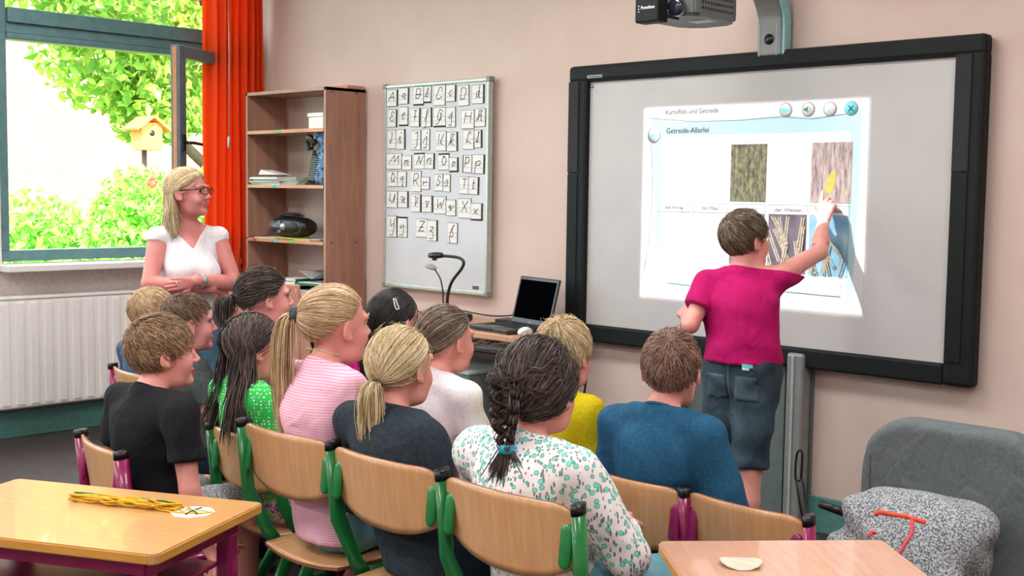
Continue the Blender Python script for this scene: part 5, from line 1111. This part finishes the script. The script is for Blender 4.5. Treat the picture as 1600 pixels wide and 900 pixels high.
k1 = sitter('boy in black t-shirt with light brown hair at the far left by the desk', (-3.135, 1.80, 1.045), -20, (-3.17, 1.84), .355,
   dict(style='short', m=H_LBROWN, n=2100, vol=1.5, len=.62, mess=.25, whorl=(-.15, -.65, .75), sweep=.5, seed=21), dict(m=C_BLACK, sleeve=.62, g=.014, hemz=-.03, hem=.05), dict(m=C_HEA, len=.9, gl=.012), arms='down', s=.95, yaw=4, opt=dict(hs=.93, sw=1.14, kx=-.17))
k2 = sitter('boy in grey shirt with cropped brown hair behind the boy in black', (-3.875, 2.33, 1.03), -20, (-3.83, 2.36), .355,
   dict(style='short', m=H_BROWN, n=1900, vol=.9, len=.4, mess=.25, seed=22), dict(m=C_GREY, sleeve=.6), dict(m=C_NAVY))
k3 = sitter('fair-haired child at the far left in front of the woman, mostly hidden', (-4.42, 2.50, 1.012), -14, (-4.42, 2.62), .355,
   dict(style='short', m=H_BLOND, n=1500, vol=.5, len=.35, seed=23), dict(m=C_BLUE2, sleeve=.6), dict(m=C_NAVY))
k4 = sitter('dark-haired girl with a purple hair tie in front of the woman', (-3.595, 2.47, 1.132), -20, (-3.63, 2.56), .345,
   dict(style='pony', m=H_DARK, n=1500, tie=(-.30, -.92, -.22), tail=.12, width=.07, mess=.14, vol=1.6, bulge=.05, low=.2, fly=120, seed=24), dict(m=C_LAV, sleeve=.6), dict(m=C_NAVY), opt=dict(nz=-.0, hs=.90), s=1.0)
tie_at(k4, (-.30, -.92, -.22), M['violet'], .014)
k6 = sitter('dark-haired child hidden behind the girl in the green dotted shirt', (-3.50, 2.72, .965), -10, (-3.28, 2.92), .345,
   dict(style='long', m=H_BLACK, n=800, end=-.26, seed=26), dict(m=C_BLACK, sleeve=1.6), dict(m=C_NAVY), s=.88)
k5 = sitter('girl with long dark hair in a green dotted shirt', (-3.27, 2.20, 1.012), -16, (-3.17, 2.29), .345,
   dict(style='long', m=H_DARK, n=1700, end=-.27, part=.1, back=-.62, drift=.045, flare=.028, tuck=-.16, sway=.022, vol=1.6, low=.15, seed=25), dict(m=C_DOT, sleeve=.6, hem=-.02, hemz=.02), dict(m=C_SKIRT, len=.8, skirt=True, name='skirt'), s=.9)
k8 = sitter('black-haired girl with white hair clip in a magenta top by the desk', (-3.06, 2.61, 1.086), 2, (-3.07, 2.70), .355,
   dict(style='pony', m=H_BLACK, n=1300, tie=(.0, -.8, -.6), tail=.16, width=.05, vol=.8, seed=28), dict(m=C_MAG, sleeve=.6), dict(m=C_DENM), s=.95)
u = unit(np.array((.72, -.45, .45))); P = scalp(u[None], .12)[0]; t, H, R_, hs, J = k8; MB().tube(catmull([H+R_@((P+np.array(q))*hs) for q in ((0, 0, .02), (.004, 0, .0), (.008, .004, -.018), (.013, .012, -.016), (.008, .008, .004), (.004, .004, .02))], 4), .0022, 6).obj('hair_clip', M['white'], t)
k10 = sitter('girl in a white t-shirt with pulled-back brown hair near the desk', (-2.70, 2.51, 1.066), -4, (-2.70, 2.60), .355,
   dict(style='pony', m=H_GREYB, n=1500, tie=(-.35, -.8, -.5), tail=.18, width=.04, seed=30, drift3=(-.03, 0, 0)), dict(m=C_WHITE, sleeve=.75), dict(m=C_DENM), s=.95)
k12 = sitter('blond boy in a yellow shirt with a bowl haircut', (-2.30, 2.60, 1.055), 10, (-2.31, 2.70), .355,
   dict(style='short', m=H_LBLOND, n=2200, vol=1.5, len=.75, mess=.05, whorl=(.05, -.35, .93), seed=32), dict(m=C_YEL, sleeve=.8, g=.016), dict(m=C_NAVY), s=.97)
k13 = sitter('boy in a blue t-shirt with short reddish brown hair', (-1.888, 2.56, 1.060), 24, (-1.915, 2.64), .355,
   dict(style='short', m=H_RBROWN, n=2400, vol=1.0, len=.34, mess=.18, whorl=(.1, -.62, .78), seed=33), dict(m=C_BLUE, sleeve=.95, g=.016, fold=.005, hem=.06), dict(m=C_NAVY), s=1.0, yaw=6)
k7 = sitter('girl with high blond ponytail in a pink striped shirt', (-2.69, 2.08, 1.148), -8, (-2.685, 2.11), .40,
   dict(style='pony', m=H_BLOND, n=2000, tie=(-.42, -.9, .12), tail=.37, width=.05, tail_n=620, out=(-.55, -.8, .0), vol=1.1, drift3=(-.03, .02, 0), seed=27), dict(m=C_STRIPE, sleeve=.62, hem=.06, g=.012, seed=8, fold=.004), dict(m=C_DENL, len=1.3), s=.98, opt=dict(tuck=True, socks=True, shoe=C_LILAC, hs=.97, sw=.95))
tie_at(k7, (-.42, -.9, .12), C_GREY, .021, .13, .03)
t, H, R_, hs, J = k7; nk = J['neck']+np.array([0, .0, .022]); NL = [nk+np.array((.046*math.cos(a), .046*math.sin(a)+.004, .010-.014*math.sin(a))) for a in [k*PI/20 for k in range(40)]]
mb = MB()
for k, p in enumerate(NL): mb.lathe([(.001, -.003), (.003, 0), (.001, .003)], 6, center=p)
mb.obj('bead_necklace', M['bead'], t)
k9 = sitter('girl with low blond ponytail in a charcoal shirt', (-2.365, 2.04, 1.063), 6, (-2.265, 2.10), .40,
   dict(style='pony', m=H_LBLOND, n=2100, tie=(.06, -.86, -.56), tail=.24, width=.055, tail_n=560, out=(-.1, -.6, 0), vol=1.2, fly=90, seed=29), dict(m=C_CHAR, sleeve=1.3, hem=.08, g=.013, collar=M['pinkp']), dict(m=C_NAVY), s=1.02, opt=dict(sw=1.05))
tie_at(k9, (.06, -.86, -.56), C_GREY, .016, .12, .014)
k11 = sitter('girl with dark braid and turquoise hair tie in a floral blouse', (-1.868, 2.03, 1.078), 14, (-1.83, 2.08), .40,
   dict(style='braid', m=H_DARK, n=2300, tie=(.02, -.8, -.62), mess=.2, vol=1.7, fly=260, bulge=.10, low=.1, seed=31), dict(m=C_FLOR, sleeve=1.8, hem=.10, g=.018, fold=.004), dict(m=C_DENL), s=1.02, arms='fold', opt=dict(sw=1.12, hs=.98))
def braid(res):
    t, H, R_, hs, J = res; T = lambda p: H+R_@(np.array(p)*hs)
    segs = []; n = 70; r = np.random.default_rng(5)
    path = lambda q: np.array([-.018+.008*math.sin(q*2), -.116-.024*math.sin(min(q, 1)*PI*.6), .040-.155*q])
    for st in range(3):
        off = r.normal(size=(n, 3))*.0065; P = []
        for q in np.linspace(0, 1, 26):
            a = q*10+st*2*PI/3; w_ = .031*(1-.72*q**2); P.append(path(q)+np.array([w_*math.sin(a), .016*math.cos(2*a)*(1-.3*q), 0])+off*(1-.5*q))
        segs.append(np.stack(P, 1))
    for sgn in (-1, 1):            # crossing plaits on the crown
        for lv, (z0, z1) in enumerate(((.075, .03), (.03, -.015))):
            off = r.normal(size=(40, 3))*.006; P = []
            for q in np.linspace(0, 1, 14):
                uu = unit(np.array([sgn*(.85-.9*q), -.45-.5*q, .45-.42*q-lv*.35])); P.append((SC+uu*SA*1.14)+off+np.array([0, 0, .006*math.sin(q*14)]))
            segs.append(np.stack(P, 1))
    Vs = []; Qs = []; b0 = 0
    for P in segs: V, Q = tubes(P, np.full(P.shape[:2], .0015)); Vs.append(V); Qs.append(Q+b0); b0 += len(V)
    put('plait', make_mesh('plait', H+(np.concatenate(Vs)*hs)@R_.T, np.concatenate(Qs)), H_DARK, t)
    e = path(1); nt_ = 420; r2 = r.normal(size=(nt_, 3)); P = []; ll = .085*(.6+.5*r.random(nt_))
    for q in np.linspace(0, 1, 9): P.append(e+r2*np.array([1, .5, .2])*(.005+.012*q)+np.stack([0*ll+np.where(r2[:, 0] > 1.2, .03*q, -.006*q), 0*ll-.006*q, -ll*q], 1))
    P = np.stack(P, 1); V, Q = tubes(P, .0014*np.interp(np.linspace(0, 1, 9), [0, .8, 1], [1, 1, .3])[None]*np.ones((nt_, 1))); put('plait_end', make_mesh('plait_end', H+(V*hs)@R_.T, Q), H_DARK, t)
    MB().tube([T(e+np.array([0, 0, .010])), T(e-np.array([0, 0, .010]))], .019, 16).obj('hair_tie', M['turq'], t)
braid(k11)
# ---- the standing boy at the whiteboard
root = (-2.46, 3.80, 0)
def Wd(p): return np.array(p)-np.array(root)
by = dict(head=Wd((-2.49, 3.815, 1.238)), neck=Wd((-2.485, 3.78, 1.125)), pelvis=Wd((-2.47, 3.79, .755)), chest=Wd((-2.475, 3.78, .985)),
   shL=Wd((-2.60, 3.75, 1.072)), shR=Wd((-2.385, 3.87, 1.105)), elL=Wd((-2.60, 3.635, .925)), wrL=Wd((-2.705, 3.77, .945)), elR=Wd((-2.368, 4.13, 1.187)), wrR=Wd((-2.465, 4.325, 1.303)),
   hipL=Wd((-2.535, 3.79, .725)), hipR=Wd((-2.415, 3.80, .725)), knL=Wd((-2.575, 3.80, .40)), knR=Wd((-2.415, 3.76, .40)), anL=Wd((-2.585, 3.78, .07)), anR=Wd((-2.41, 3.72, .07)))
boy = figure('person', root, 0, 'boy in raspberry t-shirt and denim shorts standing and reaching to the whiteboard', by, 1.02, M['skin'],
   dict(m=C_PINK, sleeve=.62, g=.016, hem=-.0, hemz=.035, fold=.006, h=.0065, straight=.124), dict(m=C_DEN, len=.97, gl=.015, cuff=True, fold=.0065, seed=5, name='denim_shorts'), (-18, -6, 0), dict(style='short', m=H_GREYB, n=2600, vol=1.1, len=.5, mess=.08, whorl=(-.25, -.6, .75), sweep=.2, seed=41),
   dict(hs=.93, hh=.004, fine_hands=('wrL', 'wrR'), hand=.95, handR=dict(d=(-.15, .58, .80), n=(-.2, .65, -.75), curls=(.02, .4, .6, .75), side=-1), handL=dict(d=(-.75, .6, .15), n=(.5, .5, -.6), curls=(.9, 1.0, 1.0, 1.0), thumb=.6)))
t = boy[0]
sh = [c for c in t.children if c.name.startswith('denim_shorts')][0]
for x0 in (-.108, .012): patch(sh, 'back_pocket', lambda c, n, x0=x0: n[1] < -.3 and x0 < c[0]+.0 < x0+.085 and .655 < c[2] < .745 and c[2] > .655+abs(c[0]-x0-.0425)*.25, C_DENP, t)
patch(sh, 'centre_seam', lambda c, n: n[1] < -.2 and abs(c[0]+.012) < .009 and .60 < c[2] < .80, C_DENP, t, .003)
lb = box('shirt_label', (-.0, -.001, 0), (.045, .001, .012), M['cyanp'], t); lb.location = Wd((-2.40, 3.675, .787))
box('leather_patch', (0, 0, 0), (.03, .002, .02), M['cyanl'], t).location = Wd((-2.40, 3.675, .80)) if False else Wd((-2.41, 3.69, .775))
# ---- the woman by the window
root = (-4.97, 3.0, 0); wy = -104
c_, s_ = math.cos(math.radians(wy)), math.sin(math.radians(wy)); Rw = np.array([[c_, s_, 0], [-s_, c_, 0], [0, 0, 1]])
hw_ = Rw@(np.array((-4.975, 3.0, 1.378))-np.array(root))
wj = dict(head=hw_, neck=(0, -.03, 1.235), pelvis=(0, -.02, .80), chest=(0, -.015, 1.05), shL=(-.138, -.02, 1.168), shR=(.138, -.02, 1.168), elL=(-.198, .05, .955), elR=(.198, .05, .965), wrL=(.035, .20, .985), wrR=(-.05, .15, .945),
   hipL=(-.09, -.02, .77), hipR=(.09, -.02, .77), knL=(-.10, .02, .42), knR=(.10, .03, .42), anL=(-.11, -.02, .075), anR=(.11, -.02, .075))
woman = figure('person', root, wy, 'woman with glasses and folded arms in a white sleeveless top by the window', wj, 1.04, M['skinw'],
   dict(m=C_WHITE, sleeve=.12, g=.007, hem=.03, hemz=-.01, vneck=.115, fold=.0025, h=.006, straight=.105), dict(m=C_DENM, len=1.9), (-104+44+104, -4, 0), dict(style='long', m=H_LBLOND, n=2000, end=-.165, part=-.15, back=-.75, clear=True, tuck=.0, vol=.9, drift=.0, seed=51),
   dict(hs=.985, hh=.0036, bust=True, arm=1.16, neck=1.15, smile=True, hand=.78, fine_hands=('wrL',), handL=dict(d=(.9, -.1, -.12), n=(0, -1, .0), curls=(.15, .15, .2, .25), side=-1, thumb=.1), handR=dict(d=(-.75, -.55, -.05), n=(0, 1, 0), curls=(.1, .1, .1, .1), thumb=0), wide=1.06))
t, H, R_, hs, J = woman; T = lambda p: H+R_@(np.array(p)*hs)
G = empty('glasses', T((0, .1, .005))); G.parent = t; g0 = T((0, .1, .005))
for x in (-1, 1):
    P = [T((x*(.033+.0245*math.cos(a)*(1+.08*math.cos(a)*x*0)), .108-.012*abs(math.cos(a)+1)*.5*1, .002+.0165*np.sign(math.sin(a))*abs(math.sin(a))**.7))-g0 for a in [k*PI/12 for k in range(24)]]
    MB().tube(P, .0023, 6, closed=True).obj('rim', M['black'], G)
    MB().tube([T((x*.057, .098, .010))-g0, T((x*.074, .06, .010))-g0, T((x*.080, .0, .010))-g0], .0024, 6).obj('temple', M['black'], G)
MB().tube(catmull([T((-.009, .107, .006))-g0, T((0, .110, .009))-g0, T((.009, .107, .006))-g0], 4), .002, 6).obj('bridge', M['black'], G)
el, wr = J['elL'], J['wrL']; d = unit(wr-el); c = wr-d*.03; a = unit(np.cross(d, [0, 0, 1])); b_ = np.cross(d, a)
WT = empty('wristwatch', c); WT.parent = t
MB().tube([(a*math.cos(q)+b_*math.sin(q))*.031 for q in [k*PI/10 for k in range(20)]], 1, 8, closed=True, sx=.003, sy=.006, up=tuple(a)).obj('strap', M['alu'], WT)
fd = unit(np.array([0, 1, .25])-d*(np.array([0, 1, .25])@d)); MB().tube([fd*.028, fd*.037], .014, 16).obj('dial', M['greyl'], WT)
rp_ = J['wrL']+np.array([.9, -.1, -.12])*.095; MB().tube([rp_+np.array([0, .012*math.cos(q), .012*math.sin(q)]) for q in [k*PI/8 for k in range(16)]], .0018, 6, closed=True).obj('ring', M['alu'], t)
# ---- heather sweater lying on the stool
SW = empty('sweater', (-1.395, 2.93, .40)); SW.scale = (.92, .92, .96); tag(SW, 'heather grey crumpled sweater with orange-red line print at the lower right', 'sweater')
F = Field(np.array([-.3, -.25, -.1]), np.array([.32, .25, .36]), .008)
F.ell((.03, 0, .10), (.20, .15, .12), None, .05); F.ell((-.06, -.03, .19), (.12, .11, .07), None, .06); F.ell((.12, .02, .18), (.12, .12, .07), None, .06); F.cone((-.12, -.1, .08), (-.14, -.12, .04), .07, .05, .05); F.cone((.0, -.11, .14), (.2, -.12, .03), .06, .05, .04)
F.disp(folds(.009, 6, 16, 20)); F.cut((0, 0, -1), (0, 0, .001)); me = F.mesh('sweater'); sw = put('cloth', me, C_HEA, SW)
def on_sweater(P, r, m, nm):
    V = np.array([v.co for v in me.vertices]); out = []
    for p in catmull([Vector((q[0], 0, q[1])) for q in P], 5):      # drape the print on the cloth's front surface (seen from the room)
        vd = unit(np.array([.43, -.9, .1])); rel = V-np.array([p.x, -.0, p.z]); perp = rel-np.outer(rel@vd, vd); ds = np.linalg.norm(perp, axis=1); cand = np.where(ds < .014)[0]
        if len(cand) == 0: continue
        b0_ = V[cand[np.argmax((rel@vd)[cand])]]; out.append(Vector(b0_+vd*.001))
    if len(out) > 2:
        sm = [out[0]]+[(out[i-1]+out[i]*2+out[i+1])/4 for i in range(1, len(out)-1)]+[out[-1]]; MB().tube(sm, r, 6).obj(nm, m, SW)
on_sweater([(-.11, .205), (-.08, .215), (-.04, .215), (.0, .215), (.04, .21)], .006, M['orangep'], 'print_line'); on_sweater([(.01, .215), (-.0, .18), (-.03, .12), (-.07, .09), (-.12, .08), (-.17, .11)], .005, M['coral'], 'print_line'); on_sweater([(-.125, .145), (-.115, .16), (-.10, .165)], .006, M['coral'], 'print_line')

GC = [o_ for o_ in bpy.data.objects if o_.name == 'upholstered_chair'][0]
F = Field(np.array([-.31, -.1, .34]), np.array([.31, .1, .84]), .011); X, Y, Z = F.ax[0][:, None, None], F.ax[1][None, :, None], F.ax[2][None, None, :]
hwid = .262-.035*np.clip((Z-.6)/.2, 0, 1)**2; q1 = np.abs(X)-hwid+.10; q2 = Z-.80+.10; d2 = np.sqrt(np.maximum(q1, 0)**2+np.maximum(q2, 0)**2)+np.minimum(np.maximum(q1, q2), 0)-.10
yy = np.abs(Y-.02*(1-(X/.27)**2))-.045+.03; F.F = (np.sqrt(np.maximum(d2+.03, 0)**2+np.maximum(yy, 0)**2)+np.minimum(np.maximum(d2+.03, yy), 0)-.03).astype(f32); F.cut((0, 0, -1), (0, 0, .38))
put('backrest', F.mesh('backrest'), C_UPH, GC, (0, -.1, 0)); MB().tube(catmull([(-.228, -.136, .70), (-.222, -.138, .58), (-.195, -.142, .50), (-.13, -.150, .43)], 5), .004, 5).obj('seam', C_GREY, GC)
